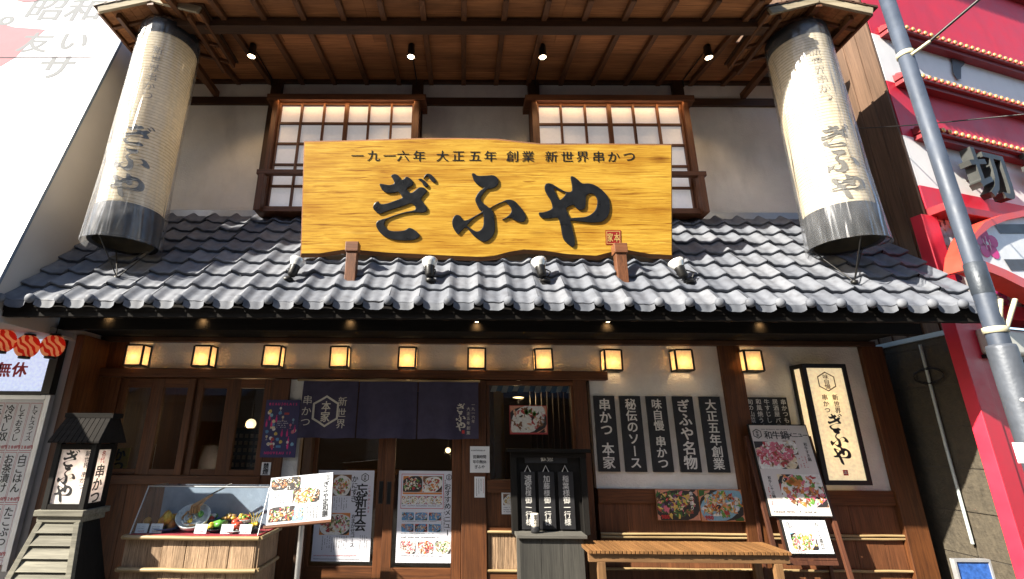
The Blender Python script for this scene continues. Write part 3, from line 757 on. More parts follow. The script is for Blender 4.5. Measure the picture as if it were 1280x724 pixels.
# ================================================================== SPOTLIGHTS ON THE TILES
BULB = flat('lamp_glass', (0.62, 0.62, 0.60), 0.15, 0.2)
spots = [(359, 356, 338, 0.35, 'dark clip-on spotlight on the tiles just off the left edge of the golden sign'),
         (538, 357, 326, -0.05, 'clip-on spotlight on the tiles below the left brush letter of the golden sign'),
         (682, 357, 330, -0.25, 'clip-on spotlight on the tiles below the right brush letter, its head leaning left'),
         (862, 358, 329, -0.45, 'clip-on spotlight on the tiles by the right end of the golden sign, leaning left')]
for px, py, ph, lean, lab in spots:
    o = Vector((0, Ye, Ze)); base = onplane(px, py, o, nv)
    t = thing('spotlight', base, lab, 'spotlight', 'spotlights standing on the tiled eave')
    b = MB(); b.lathe([(0, 0.0), (0.05, 0.0), (0.05, 0.03), (0.03, 0.045), (0, 0.045)], base+Vector((0, 0, 0.03)), IRON, 12); b.box(base.x-0.04, base.x+0.04, base.y-0.03, base.y+0.05, base.z-0.01, base.z+0.032, IRON); b.build('base', t)
    hd = Vector((lean*0.55, 0.25, 1)).normalized()
    hc = base+Vector((lean*0.16, -0.03, 0.13))
    b = MB(); b.tube([base+Vector((0, 0, .06)), base+Vector((0.03, -.03, .09)), base+Vector((0.045, -.03, .13)), hc+Vector((0.05, 0, 0.02))], 0.007, IRON, 6)
    b.tube([hc+Vector((0.055, 0, 0.02)), hc+Vector((-0.055, 0, 0.02))], 0.007, IRON, 6); b.build('arm', t)
    T = hd.to_track_quat('Z', 'Y').to_matrix().to_4x4()
    b = MB(); b.lathe([(0, -0.06), (0.03, -0.058), (0.042, -0.04), (0.045, 0.03), (0.05, 0.05), (0.048, 0.055)], hc, IRON, 16, T.to_3x3().to_4x4())
    h = b.build('head', t)
    b = MB(); b.lathe([(0.046, 0.045), (0.066, 0.085), (0.078, 0.12), (0.074, 0.128), (0.05, 0.133), (0, 0.135)], hc, BULB, 18, T); b.build('bulb', h)
    b = MB(); pts = [hc-hd*0.06]; 
    for k in range(7):
        a = k/6; pts.append(base+Vector((-0.02-0.05*math.sin(a*3), 0.02+0.25*a*0.3, 0.045+0.03*math.sin(a*9)+0.08*a*a)))
    b.tube(pts, 0.006, IRON, 5); b.build('cable', t)

# ================================================================== EAVE DOWNLIGHTS
dl = [(315, 66, 'leftmost black downlight under the upper eave'), (514, 65, 'black downlight under the upper eave, second from the left'),
      (678, 66, 'black downlight under the upper eave, third from the left'), (885, 66, 'rightmost black downlight under the upper eave')]
for px, py, lab in dl:
    p = at(px, py, 4.62); ztop = sz(4.62)
    t = thing('downlight', (p.x, 4.62, ztop), lab, 'downlight', 'downlights under the upper eave')
    b = MB(); c = Vector((p.x, 4.62, ztop)); b.lathe([(0, 0), (0.03, 0), (0.03, -0.02)], c, IRON, 14); b.lathe([(0, -0.012), (0.04, -0.015), (0.046, -0.15), (0.052, -0.165), (0.052, -0.185), (0.044, -0.185), (0.040, -0.16), (0, -0.158)], c, IRON, 18); b.build('housing', t)
    b = MB(); b.lathe([(0, -0.172), (0.042, -0.172)], c, emis('downlight_glow', (1, 0.72, 0.42), 6.0), 16); b.build('lens', t)
    lamp('downlight_lamp', 'SPOT', c+Vector((0, 0, -0.2)), 5, (1, 0.66, 0.34), t, 0.03, R(95), (p.x, 5.15, 3.6))
    b = MB(); xx = min((342, 521, 668, 851), key=lambda q: abs(q-px)); xq = xy(xx, 104, D)
    b.tube([c+Vector((0, 0.03, -0.03)), Vector((p.x+(xq-p.x)*0.5, 5.0, sz(5.0)-0.02)), Vector((xq, D-0.06, zt+0.01)), Vector((xq, D-0.062, zt-0.1))], 0.008, IRON, 5); b.build('cable', t)
# small ones tucked under the tiled eave
for px, py, lab in ((134, 393, 'tiny lit spotlight under the tiled eave above the left end of the frieze'), (252, 397, 'tiny lit spotlight under the tiled eave, second from the left'),
                    (437, 399, 'tiny lit spotlight under the tiled eave left of the noren middle'), (596, 403, 'tiny lit spotlight under the tiled eave above the door post'), (760, 403, 'tiny lit spotlight under the tiled eave above the hanging boards'), (952, 402, 'tiny lit spotlight under the tiled eave near its right end')):
    p = at(px, py, 4.66)
    t = thing('eave_spotlight', p, lab, 'spotlight', 'tiny spotlights under the tiled eave')
    b = MB(); b.lathe([(0, 0.09), (0.02, 0.09), (0.026, 0.0), (0.022, 0.0), (0.02, 0.012), (0, 0.012)], p, IRON, 12); b.tube([p+Vector((0, 0.01, 0.085)), p+Vector((0, 0.03, 0.12))], 0.007, IRON, 6); b.build('housing', t)
    b = MB(); b.lathe([(0, 0.004), (0.021, 0.004)], p, emis('downlight_glow', (1, 0.72, 0.42), 6.0), 12); b.build('lens', t)
    lamp('eave_spot_lamp', 'SPOT', p+Vector((0, -0.0, -0.02)), .6, (1, 0.6, 0.25), t, 0.02, R(110), p+Vector((0, 0.6, -0.25)))

# ================================================================== WALL LAMPS
LPAN = paperlit('lamp_panel', (0.93, 0.72, 0.44), 0.7, emit=0.06)
wl = [(172, 445, 'wall lamp at the far left of the white frieze, above the first window light'), (256, 446, 'wall lamp on the frieze above the second and third window lights'),
      (342, 446, 'wall lamp on the frieze above the post between window and entrance'), (425, 447, 'wall lamp on the frieze above the hexagon crest of the noren'),
      (510, 448, 'wall lamp on the frieze above the gap between noren panels two and three'), (596, 449, 'wall lamp on the frieze above the right edge of the noren'),
      (679, 450, 'wall lamp on the frieze above the window with the steak poster'), (764, 451, 'wall lamp above the leftmost black hanging board'),
      (852, 451, 'wall lamp above the second-last black hanging board from the left'), (938, 452, 'wall lamp on the plaster right of the last frieze post, beside the lit sign box')]
first = None
for px, py, lab in wl:
    p = at(px, py, D-0.075)
    loc = Vector((p.x, D, p.z))
    if first is None:
        t = thing('wall_lamp', loc, lab, 'wall lamp', 'wall lamps along the frieze'); first = t
        w, h, d = 0.094, 0.112, 0.14; f = 0.0095
        b = MB()
        for x in (-w, w):
            for y in (-d, -0.012): b.box(x-f, x+f, y-f, y+f, -h, h, IRON)
        for z in (-h, h):
            b.box(-w+f, w-f, -d-f, -d+f, z-f, z+f, IRON)
            for x in (-w, w): b.box(x-f, x+f, -d+f, -0.012-f, z-f, z+f, IRON)
        b.box(-w-f, w+f, -0.012, -0.001, -h-f, h+f, IRON)
        b.build('frame', t, local=True, bevel=0.002)
        b = MB()
        b.box(-w+f, w-f, -d+0.001, -d+0.004, -h+f, h-f, LPAN)
        for x in (-w, w): b.box(x-0.002, x+0.002, -d+f, -0.012-f, -h+f, h-f, LPAN)
        b.build('panel', t, local=True)
        b = MB(); b.ball((0, -0.075, -0.03), 0.022, emis('bulb_glow', (1, 0.78, 0.45), 12), sz=1.3); b.tube([(0, -0.075, -0.06), (0, -0.075, -h)], 0.012, IRON, 8); b.build('bulb', t, local=True)
        lamp('wall_lamp_light', 'POINT', loc+Vector((0, -0.085, -0.035)), 0.65, (1, 0.62, 0.28), t, 0.024)
    else:
        c = copy_tree(first, None, loc); c['label'] = lab; WM[c] = Matrix.Translation(loc); c.rotation_euler = (0, R(random.uniform(-1.2, 1.2)), R(random.uniform(-2, 2)))
        for q_ in kids(c):
            if q_.type == 'LIGHT': q_.data = q_.data.copy(); q_.data.energy *= random.uniform(.75, 1.25)

# ================================================================== BIG LANTERNS UNDER LITTLE ROOFS
LANP = paperlit('lantern_paper', (0.84, 0.74, 0.55), 0.35, stripes=9)
FILM = glass('plastic_film', (0.97, 0.97, 0.98), rough=0.22, film=0.12, bmp=0.5, ior=1.55, wr=(7, 7, 0.7))
BAND = flat('lantern_black_band', (0.005, 0.006, 0.009), 0.8, bmp=0.3, bscale=15)
PALE = wood('pale_bargeboard', (0.24, 0.19, 0.12), (0.52, 0.44, 0.30), 'x', 50, rough=0.8)
GINK = flat('faint_grey_ink', (0.34, 0.30, 0.23), 0.8); FINK = flat('worn_black_ink', (0.13, 0.12, 0.10), 0.8, var=.3)
def big_lantern(pt, pb, side, a0, lab, caplab, capx):
    Y = 4.36
    X = (xy(pt[0], pt[1], Y)+xy(pb[0], pb[1], Y))/2
    z1 = zy(pt[1], Y, pt[0]); z0 = zy(pb[1], Y, pb[0])
    t = thing('paper_lantern', (X, Y, z0), lab, 'lantern', 'giant cylindrical lanterns flanking the upper storey')
    r = 0.285; c = Vector((X, Y, 0)); H = z1-z0
    zb1 = z0+0.13*H; zt1 = z1-0.07*H
    b = MB(); k = 60; pr = []
    for i in range(k*2+1):
        z = zb1+(zt1-zb1)*i/(2*k); pr.append((r+(0.006 if i % 2 else -0.003), z))
    b.lathe(pr, c, LANP, 36); b.build('paper_body', t)
    b = MB(); b.lathe([(r*0.9, z0+0.01), (r+0.01, z0), (r+0.012, zb1), (r-0.01, zb1+0.002)], c, BAND, 36); b.build('lower_band', t)
    b = MB(); b.lathe([(r-0.01, zt1-0.002), (r+0.012, zt1), (r+0.008, z1), (0.02, z1+0.01)], c, BAND, 36); b.build('upper_band', t)
    def wrap(x, y, z): a = a0+x/r; return (X+(r+0.010)*math.sin(a), Y-(r+0.010)*math.cos(a), z)
    b = MB(); zz = z0+0.47*H
    for chx in 'ぎふや':
        b.ch(chx, 0, zz-0.13, 0.27, FINK, fn=wrap, brush=True, wx=1.15); zz -= 0.28
    zz = zt1-0.25
    for chx in '新世界串かつ':
        b.ch(chx, 0, zz, 0.10, GINK, fn=wrap, bold=0.01); zz -= 0.115
    b.build('lettering', t)
    # loose clear plastic cover, gathered at the top and flaring below
    ph = random.random()*6
    def wob(tt, z):
        u = (z1-z)/H
        return 0.026*math.sin(3*tt+ph+2*u)+0.010*math.sin(9*tt+ph*2+3*u)*(0.4+u*0.6)+0.008*math.sin(23*tt+1.5*u)*max(0,1.0-2.2*u)+0.006*math.sin(8*u+4*tt)
    b = MB(); pr = []
    for i in range(41):
        u = i/40; z = z1+0.03-(H+0.07)*u
        rr = r+0.02+0.012*u+0.022*max(0, u-0.7)/0.3
        if u < 0.03: rr = r+0.005
        pr.append((rr, z))
    b.lathe([(0.05, z1+0.05)]+pr, c, FILM, 72, wob=wob); b.build('plastic_cover', t)
    b = MB(); zr_ = Ze+(Y-0.02-Ye)*(Zr-Ze)/(Yr-Ye)+0.04
    for a in (0.4, 2.4, 4.5):
        b.tube([(X+r*0.95*math.cos(a), Y+r*0.95*math.sin(a), z0+0.01), (X+side*0.05, Y-0.05, zr_)], 0.006, IRON, 5)
    b.lathe([(0, 0), (0.03, 0), (0.03, 0.03), (0, 0.03)], (X+side*0.05, Y-0.05, zr_-0.02), IRON, 8); b.build('tie_rope', t)
    b = MB(); b.tube([(X, Y, z1), (X, Y, z1+0.35)], 0.02, IRON, 8); b.build('hanger', t)
    # the little gabled roof
    Yf, Yb_ = 3.98, 4.76; ze = 5.75; zr2 = ze+0.15; hw = 0.52
    q = thing('lantern_roof', (X, Y, ze), caplab, 'canopy', 'little gabled roofs over the giant lanterns')
    for s in (-1, 1):
        b = MB(); n_ = 6
        for i in range(n_):
            ua, ub = i/n_, (i+1)/n_-0.012
            P = lambda u, y, dz: Vector((X+s*(0.005+hw*u), y, zr2-(zr2-ze)*u+dz))
            vs = [P(ua, Yf, .0), P(ub, Yf, -0.004), P(ub, Yb_, -0.004), P(ua, Yb_, 0), P(ua, Yf, .02), P(ub, Yf, .02), P(ub, Yb_, .02), P(ua, Yb_, .02)]
            b.add(vs, [(0,1,2,3),(7,6,5,4),(0,4,5,1),(1,5,6,2),(2,6,7,3),(3,7,4,0)], SOF)
        b.build('roof_boards', q)
        for yy in (Yf+0.2, Yf+0.45, Yf+0.7):
            b = MB(); b.beam((X+s*0.03, yy, zr2-0.03), (X+s*hw, yy, ze-0.02), 0.03, 0.035, RAF); b.build('batten', q)
        b = MB(); b.beam((X+s*0.0, Yf-0.016, zr2+0.0), (X+s*(hw+0.015), Yf-0.016, ze-0.005), 0.03, 0.085, PALE); b.build('bargeboard', q, bevel=0.003)
        b = MB(); b.beam((X+s*(hw+0.02), Yf-0.0, ze-0.0), (X+s*(hw+0.02), Yb_, ze-0.0), 0.03, 0.075, RAF); b.build('eave_board', q, bevel=0.003)
        b = MB(); b.beam((X+s*(hw-0.14), Yf+0.06, ze-0.0), (X+s*(hw-0.14), Yb_+0.1, ze-0.0), 0.045, 0.06, RAF); b.build('side_beam', q, bevel=0.003)
        b = MB(); n_ = 5
        for i in range(n_):
            ua, ub = i/n_-0.02, (i+1)/n_+0.03
            P = lambda u, y, dz: Vector((X+s*(hw+0.05)*u, y, zr2-(zr2-ze)*u+dz))
            vs = [P(ua, Yf-0.04, .04), P(ub, Yf-0.04, .03), P(ub, Yb_, .03), P(ua, Yb_, .04), P(ua, Yf-0.04, .05), P(ub, Yf-0.04, .06), P(ub, Yb_, .06), P(ua, Yb_, .05)]
            b.add(vs, [(0,1,2,3),(7,6,5,4),(0,4,5,1),(1,5,6,2),(2,6,7,3),(3,7,4,0)], DKW)
        b.build('shingles', q)
    b = MB(); b.beam((X, Yf-0.02, zr2-0.05), (X, D, zr2-0.05), 0.07, 0.08, RAF); b.build('ridge_beam', q, bevel=0.004)
    return X
big_lantern((208, 48), (161, 306), 1, 0.35, 'giant cream paper lantern in clear plastic on the left, beside the white building', 'little gabled wooden roof over the left giant lantern', 0)
big_lantern((998, 50), (1053, 306), -1, -0.25, 'giant cream paper lantern in clear plastic on the right, beside the red building', 'little gabled wooden roof over the right giant lantern', 0)

# ================================================================== NOREN
INDIGO = flat('indigo_cloth', (0.062, 0.054, 0.088), 0.95, var=0.15, scale=10, bmp=0.4, bscale=400, spec=0.1)
NW = flat('noren_print', (0.55, 0.51, 0.44), 0.9)
nz1, nz0 = zy(478, D-0.14), zy(549, D-0.14)
nor = thing('noren', (xy(486, 480, D-0.14), D-0.14, nz0), 'dark indigo split noren curtain with white hexagon crest over the entrance', 'noren')
b = MB(); b.tube([(xy(372, 478, D-0.14), D-0.14, nz1+0.012), (xy(600, 478, D-0.14), D-0.14, nz1+0.012)], 0.012, BAM, 8); b.build('rod', nor)
def fold(x, z):
    u = (nz1-z)/(nz1-nz0)
    return D-0.14-0.016+(0.010+0.026*u)*math.sin(x*12+1)+0.014*u*math.sin(x*25+2)-0.02*u
edges = [(377, 446.5), (448, 521), (522.5, 598)]
for a, c in edges:
    xa, xb = xy(a, 510, D-0.15), xy(c, 510, D-0.15); b = MB(); nx, nz = 24, 10; vs = []
    for j in range(nz+1):
        for i in range(nx+1):
            x = xa+(xb-xa)*i/nx; z = nz1-(nz1-nz0)*j/nz+(0.004*math.sin(x*15) if j == nz else 0)
            vs.append((x, fold(x, z), z))
    b.add(vs, [(j*(nx+1)+i, (j+1)*(nx+1)+i, (j+1)*(nx+1)+i+1, j*(nx+1)+i+1) for j in range(nz) for i in range(nx)], INDIGO, True)
    b.build('cloth_panel', nor)
fn = lambda x, y, z: (x, fold(x, z)-0.004, z)
b = MB(); Q = lambda px, py: (xy(px, py, D-0.16), zy(py, D-0.16, px))
hx, hz = Q(407, 514); hr = (Q(407, 494)[1]-Q(407, 534)[1])/2
for i in range(6):
    a, c = math.pi/2+i*math.pi/3, math.pi/2+(i+1)*math.pi/3
    for s0, s1 in ((0, .5), (.5, 1)):
        p = []
        for rr, ss in ((1, s0), (1, s1), (0.86, s1), (0.86, s0)):
            xx = (math.cos(a)*(1-ss)+math.cos(c)*ss)*hr*rr+hx; z_ = (math.sin(a)*(1-ss)+math.sin(c)*ss)*hr*rr+hz; p.append(fn(xx, 0, z_))
        b.add(p, [(0, 3, 2, 1) if False else (0, 1, 2, 3)], NW)
b.ch('本', hx, hz+hr*0.32, hr*0.62, NW, fn=fn, bold=0.03); b.ch('家', hx, hz-hr*0.34, hr*0.66, NW, fn=fn, bold=0.03)
for t_, px, py in (('新世界', 429, 502), ('串かつ', 385, 500)):
    for i, c in enumerate(t_): b.ch(c, Q(px, 500)[0], Q(px, py+i*14)[1], 0.095, NW, fn=fn, bold=0.008)
for i, c in enumerate('ぎふや'): b.ch(c, Q(576, 510)[0], Q(576, 510+i*11.5)[1], 0.105, NW, fn=fn, brush=True)
for i, c in enumerate('一九一六年'): b.ch(c, Q(591.5, 506)[0], Q(591, 506+i*5.2)[1], 0.036, NW, fn=fn)
for i, c in enumerate('大正五年創業'): b.ch(c, Q(585.5, 511)[0], Q(585, 511+i*6)[1], 0.038, NW, fn=fn)
x_, z_ = Q(579, 540); b.add([fn(x_-.014, 0, z_-.016), fn(x_+.014, 0, z_-.016), fn(x_+.014, 0, z_+.016), fn(x_-.014, 0, z_+.016)], [(0,1,2,3)], RED)
b.build('print', nor)

# ================================================================== BLACK BOARDS ON THE PLASTER
hb = [('串かつ 本家', 741, 767, 747, 'black hanging board with white lettering 串かつ本家'), ('秘伝のソース', 773, 799, 0, 'black hanging board with white lettering 秘伝のソース'), ('味自慢 串かつ', 806, 831, 0, 'black hanging board with white lettering 味自慢串かつ'),
      ('ぎふや名物', 839, 864, 0, 'black hanging board with white lettering ぎふや名物'), ('大正五年創業', 872, 898, 0, 'black hanging board with white lettering 大正五年創業')]
for txt, a, c, _, lab in hb:
    x0_, x1_ = xy(a, 497, D), xy(c, 497, D); za, zb_ = zy(495.5, D, 810), zy(590, D, 810)
    t = thing('hanging_board', ((x0_+x1_)/2, D-0.03, zb_), lab, 'sign board', 'black lettered boards on the plaster')
    w = (x1_-x0_)/2; h = za-zb_
    b = MB(); b.box(-w, w, 0, 0.025, 0, h, BOARD); b.build('board', t, local=True, bevel=0.003)
    n_ = sum(0.45 if q == ' ' else 1 for q in txt); ptc = h*0.93/n_; s_ = min(ptc*0.95, w*1.45)
    b = MB(); z = h*0.965
    for q in txt:
        if q == ' ': z -= ptc*0.45; continue
        b.ch(q, 0, z-ptc/2, s_, WINK, 0.0015, bold=0.03, res=4, rot=(-math.pi/2 if q == 'ー' else 0)); z -= ptc
    b.build('lettering', t, local=True)
x0_, x1_, z0_, z1_ = rect(932, 497, 984, 531, D)
t = thing('menu_board', ((x0_+x1_)/2, D-0.03, z0_), 'small black menu board with white columns above the leaning menu stand', 'sign board')
w, h = (x1_-x0_)/2, z1_-z0_
b = MB(); b.box(-w, w, 0, 0.025, -0.12, h, BOARD); b.build('board', t, local=True, bevel=0.003)
b = MB()
for i, s_ in enumerate(('旬の山菜二', '和風焼うど', '牛すじし二', '居酒屋バラ', '串かつもり')): b.vtext(s_, -w*0.8+i*w*0.4, h*0.93, h*0.2, WINK, pitch=1.12, lay=0.0015, bold=0.02, res=2)
b.build('lettering', t, local=True)

# ================================================================== LIT SIGN BOX
LBX = paperlit('sign_acrylic', (0.92, 0.80, 0.56), 0.4, stripes=0, emit=0.13)
xl_, xr_ = (xy(1002, 454, 5.2)+xy(1031, 607, 5.2))/2, (xy(1057, 454, 5.2)+xy(1090, 607, 5.2))/2
zt_, zb_ = zy(455, 5.2, 1045), zy(606.5, 5.2, 1045)
t = thing('lit_sign_box', ((xl_+xr_)/2, D, zb_), 'glowing cream sign box in a black frame with brush lettering ぎふや and hexagon crest', 'sign box')
w, h, d = (xr_-xl_)/2, zt_-zb_, D-5.2; f = 0.045
b = MB()
for x in (-w, w-f):
    b.box(x, x+f, -d-0.006, -d+f, 0, h, IRON); b.box(x, x+f, -f, -0.001, 0, h, IRON)
for z in (0, h-f):
    b.box(-w+f, w-f, -d-0.006, -d+f, z, z+f, IRON); b.box(-w, -w+f, -d+f, -f, z, z+f, IRON); b.box(w-f, w, -d+f, -f, z, z+f, IRON)
b.box(-w+f, w-f, -0.02, -0.001, 0, h, IRON); b.box(-w+f, w-f, -d+f, -f, h-0.02, h-0.003, IRON)
b.build('frame', t, local=True, bevel=0.003)
b = MB(); b.box(-w+f, w-f, -d+0.006, -d+0.012, f, h-f, LBX)
for x in (-w+0.02, w-0.02): b.box(x-0.003, x+0.003, -d+f, -f, f, h-f, LBX)
b.build('acrylic_panel', t, local=True)
b = MB(); fz = lambda px, py: (at(px, py, 5.206).x-(xl_+xr_)/2, at(px, py, 5.206).z-zb_)
BRN = flat('brown_print', (0.10, 0.03, 0.015), 0.6)
cx_, cz_ = 0, h*0.845; hr = 0.105
for i in range(6):
    a, c = math.pi/2+i*math.pi/3, math.pi/2+(i+1)*math.pi/3
    b.poly([(cx_+math.cos(a)*hr, cz_+math.sin(a)*hr), (cx_+math.cos(c)*hr, cz_+math.sin(c)*hr), (cx_+math.cos(c)*hr*.88, cz_+math.sin(c)*hr*.88), (cx_+math.cos(a)*hr*.88, cz_+math.sin(a)*hr*.88)], BRN, d-0.003)
for i, c in enumerate('味自慢'): b.ch(c, cx_, cz_+0.052-i*0.052, 0.05, BRN, d-0.003, 0.02, wx=1.2)
b.vtext('新世界', 0.055, h*0.735, 0.06, BRN, pitch=1.12, lay=d-0.003, bold=0.03); b.vtext('串かつ', -0.055, h*0.735, 0.06, BRN, pitch=1.12, lay=d-0.003, bold=0.03)
for i, c in enumerate('ぎふや'): b.ch(c, 0.0, h*(0.50-i*0.135), 0.19, INK, d-0.003, brush=True)
b.rc(-0.03, h*0.075, 0.02, h*0.118, RED, d-0.003); b.ch('本', -0.005, h*0.097, 0.04, CREAM, d-0.002)
b.build('lettering', t, local=True)
lamp('sign_box_tube', 'POINT', ((xl_+xr_)/2, D-0.1, zb_+h*0.3), .6, (1, 0.75, 0.42), t, 0.06); lamp('sign_box_tube', 'POINT', ((xl_+xr_)/2, D-0.1, zb_+h*0.7), .6, (1, 0.75, 0.42), t, 0.06)

def xf(b, Mx): b.v = [Mx @ v for v in b.v]; return b
# ---- printed food colours
FC = {k: flat('print_'+k, c, 0.5, var=0.18, scale=40) for k, c in dict(red=(0.42, 0.05, 0.05), pink=(0.62, 0.16, 0.22), orange=(0.62, 0.22, 0.05), yellow=(0.62, 0.45, 0.10), green=(0.12, 0.28, 0.05),
      dgreen=(0.04, 0.12, 0.03), brown=(0.20, 0.09, 0.04), dark=(0.03, 0.025, 0.025), white=(0.72, 0.70, 0.66), blue=(0.10, 0.25, 0.45), sky=(0.22, 0.42, 0.55), cream=(0.66, 0.55, 0.36), purple=(0.12, 0.06, 0.16), salmon=(0.6, 0.27, 0.17)).items()}
def food(b, x0, z0, x1, z1, bgc, plate, cols, n=22, lay=0.0015, dish=0.8):
    """a printed photograph of a dish, cropped to its frame: table, plate, overlapping morsels with glints and shade tones"""
    w, h = x1-x0, z1-z0; cx, cz = (x0+x1)/2+w*random.uniform(-.04, .04), (z0+z1)/2+h*random.uniform(-.05, .02)
    def el(x, z, rx, rz, m, l, nn=9, rot=0, lump=0):
        k0 = len(b.v); b.el(x, z, rx, rz, m, l, nn, rot, lump)
        for v in b.v[k0:]: v.x = min(x1, max(x0, v.x)); v.z = min(z1, max(z0, v.z))
    b.rc(x0, z0, x1, z1, FC[bgc], lay)
    for i in range(8):
        el(x0+w*random.random(), z0+h*random.random(), w*random.uniform(.08, .22), h*random.uniform(.06, .16), FC[random.choice(['brown', 'dark', bgc, 'cream', 'dgreen'])], lay+0.00006*(i+1), 9, random.random()*3, 0.25)
    l = lay+0.0007; rx, rz = w*0.56*dish/0.8, h*0.50*dish/0.8
    el(cx, cz-h*.03, rx*1.03, rz*1.03, FC['dark'], l, 22, 0, 0.02); el(cx, cz, rx, rz, FC[plate], l+.0001, 22, random.random(), 0.03); l += 0.0003
    n = int(n*3.2)
    for i in range(n):
        a = random.random()*6.283; r = math.sqrt(random.random()); k = random.uniform(0.035, 0.10)*(1.15-.5*i/n)
        x, z = cx+math.cos(a)*r*rx*.84, cz+math.sin(a)*r*rz*.80+h*.03
        c = random.choice(cols+['brown', 'cream', 'dark'][:random.randint(0, 3)])
        el(x, z, w*k, h*k*random.uniform(0.4, 1.0), FC[c], l+i*0.00003, 8, random.random()*3, 0.3)
        if i % 3 == 0: el(x-w*k*.25, z+h*k*.2, w*k*0.28, h*k*0.2, FC['white' if i % 2 else 'cream'], l+i*0.00003+0.00002, 6, random.random()*3, .2)
def poster(name, r, Y, lab, cat, mat, fill, rot=None, group=None, parent=None, th=0.004):
    x0, x1, z0, z1 = rect(*r, Y); w, h = x1-x0, z1-z0
    b = MB(); b.box(0, w, 0, th, 0, h, mat); fill(b, w, h)
    xf(b, Matrix.Translation((x0, Y, z0)) @ (rot or Matrix.Identity(4)))
    return b.build(name, parent, label=lab, cat=cat, group=group, origin=None if parent else (x0+w/2, Y, z0))
def crest(b, x, z, r, m, lay=0.0016):
    for i in range(6):
        a, c = math.pi/2+i*math.pi/3, math.pi/2+(i+1)*math.pi/3
        b.poly([(x+math.cos(a)*r, z+math.sin(a)*r), (x+math.cos(c)*r, z+math.sin(c)*r), (x+math.cos(c)*r*.82, z+math.sin(c)*r*.82), (x+math.cos(a)*r*.82, z+math.sin(a)*r*.82)], m, lay)
    b.ch('本', x, z+r*.3, r*0.6, m, lay, 0.02); b.ch('家', x, z-r*.32, r*0.6, m, lay, 0.02)

# ================================================================== POSTERS
def p1(b, w, h):
    crest(b, w*0.84, h*0.92, w*0.075, INK)
    b.vtext('忘新年会', w*0.80, h*0.85, h*0.135, INK, pitch=0.97, lay=0.0015, bold=0.035, jit=0.05)
    food(b, w*0.28, h*0.71, w*0.60, h*0.95, 'brown', 'white', ['orange', 'salmon', 'cream', 'red', 'green', 'white'])
    food(b, w*0.10, h*0.28, w*0.62, h*0.52, 'orange', 'white', ['green', 'white', 'brown', 'pink', 'red', 'cream', 'dark'], 34)
    b.vtext('かにすき', w*0.665, h*0.94, h*0.075, INK, pitch=1.0, lay=0.0015, bold=0.02, jit=0.08); b.vtext('おまかせコース', w*0.68, h*0.51, h*0.052, INK, pitch=1.0, lay=0.0015, bold=0.02, jit=0.08)
    b.small(w*0.30, h*0.55, w*0.56, h*0.69, 6, INK); b.small(w*0.15, h*0.10, w*0.60, h*0.27, 11, INK); b.small(w*0.80, h*0.12, w*0.95, h*0.28, 4, INK)
    b.vtext('ご予約承ります', w*0.93, h*0.82, h*0.03, RED, pitch=1.5, lay=0.0015)
    b.small(w*0.04, h*0.045, w*0.80, h*0.075, 1, RED, vert=False, dens=1); b.small(w*0.04, h*0.015, w*0.9, h*0.035, 1, INK, vert=False, dens=1)
PAPER = flat('poster_paper', (0.66, 0.66, 0.72), 0.5, var=0.03)
poster('poster', (393.5, 588, 465, 702), D+0.062, 'white door poster with large brush heading 忘新年会 and two dish photos', 'poster', PAPER, p1)
def p2(b, w, h):
    crest(b, w*0.89, h*0.93, w*0.055, INK)
    b.vtext('おすすめメニュー', w*0.875, h*0.86, h*0.072, INK, pitch=1.0, lay=0.0015, bold=0.02, jit=0.05)
    for (u0, v0, u1, v1, m_) in ((.05, .575, .80, .965, RED),):
        for q in ((u0, v0, u1, v0+.006), (u0, v1-.006, u1, v1), (u0, v0, u0+.008, v1), (u1-.008, v0, u1, v1)): b.rc(w*q[0], h*q[1], w*q[2], h*q[3], m_, 0.0012)
    food(b, w*0.08, h*0.76, w*0.42, h*0.94, 'orange', 'dark', ['green', 'white', 'red', 'cream']); food(b, w*0.43, h*0.76, w*0.77, h*0.94, 'brown', 'white', ['green', 'orange', 'yellow', 'white', 'red'])
    b.rc(w*0.08, h*0.735, w*0.77, h*0.755, FC['orange'], 0.0013)
    for i in range(5): food(b, w*(0.07+0.143*i), h*0.625, w*(0.20+0.143*i), h*0.715, random.choice(['red', 'brown', 'orange']), 'white', ['green', 'cream', 'yellow', 'brown', 'red'], 10)
    for j in range(2):
        for i in range(3): food(b, w*(0.08+0.235*i), h*(0.45-0.125*j), w*(0.29+0.235*i), h*(0.535-0.125*j), ['sky', 'salmon', 'red'][(i+j) % 3], 'blue', ['orange', 'brown', 'cream', 'white', 'salmon'], 12)
    for i in range(3): 
        x = w*(0.2+0.3*i); food(b, x-w*0.13, h*0.095, x+w*0.13, h*0.235, 'white', 'white', [['pink', 'white', 'red'], ['pink', 'orange', 'red'], ['white', 'cream', 'green']][i], 30, dish=0.95)
    for (u0, v0, u1, v1) in ((.08, .595, .77, .62), (.08, .43, .77, .447), (.08, .3, .77, .32), (.08, .25, .9, .285), (.08, .06, .9, .085)): b.small(w*u0, h*v0, w*u1, h*v1, 1, INK, vert=False)
    b.small(w*0.80, h*0.35, w*0.85, h*0.9, 1, INK); b.small(w*0.76, h*0.30, w*0.82, h*0.54, 2, INK)
poster('poster', (496.5, 588.7, 568.5, 703.8), D+0.012, 'white door poster with heading おすすめメニュー and many small dish photos', 'poster', PAPER, p2)
def p3(b, w, h):
    b.small(w*0.06, h*0.78, w*0.94, h*0.9, 1, INK, vert=False, dens=1)
    for i, s_ in enumerate(('営業時間', '年中無休', 'ぎふや')): b.htext(s_, w*0.5-len(s_)*h*0.07, h*(0.6-0.19*i), h*0.135, INK, pitch=1.0, lay=0.0012, bold=0.02)
poster('notice', (587.5, 558, 612, 591), D-0.056, 'white paper notice taped on the door post, the larger upper one', 'notice', WHITE, p3)
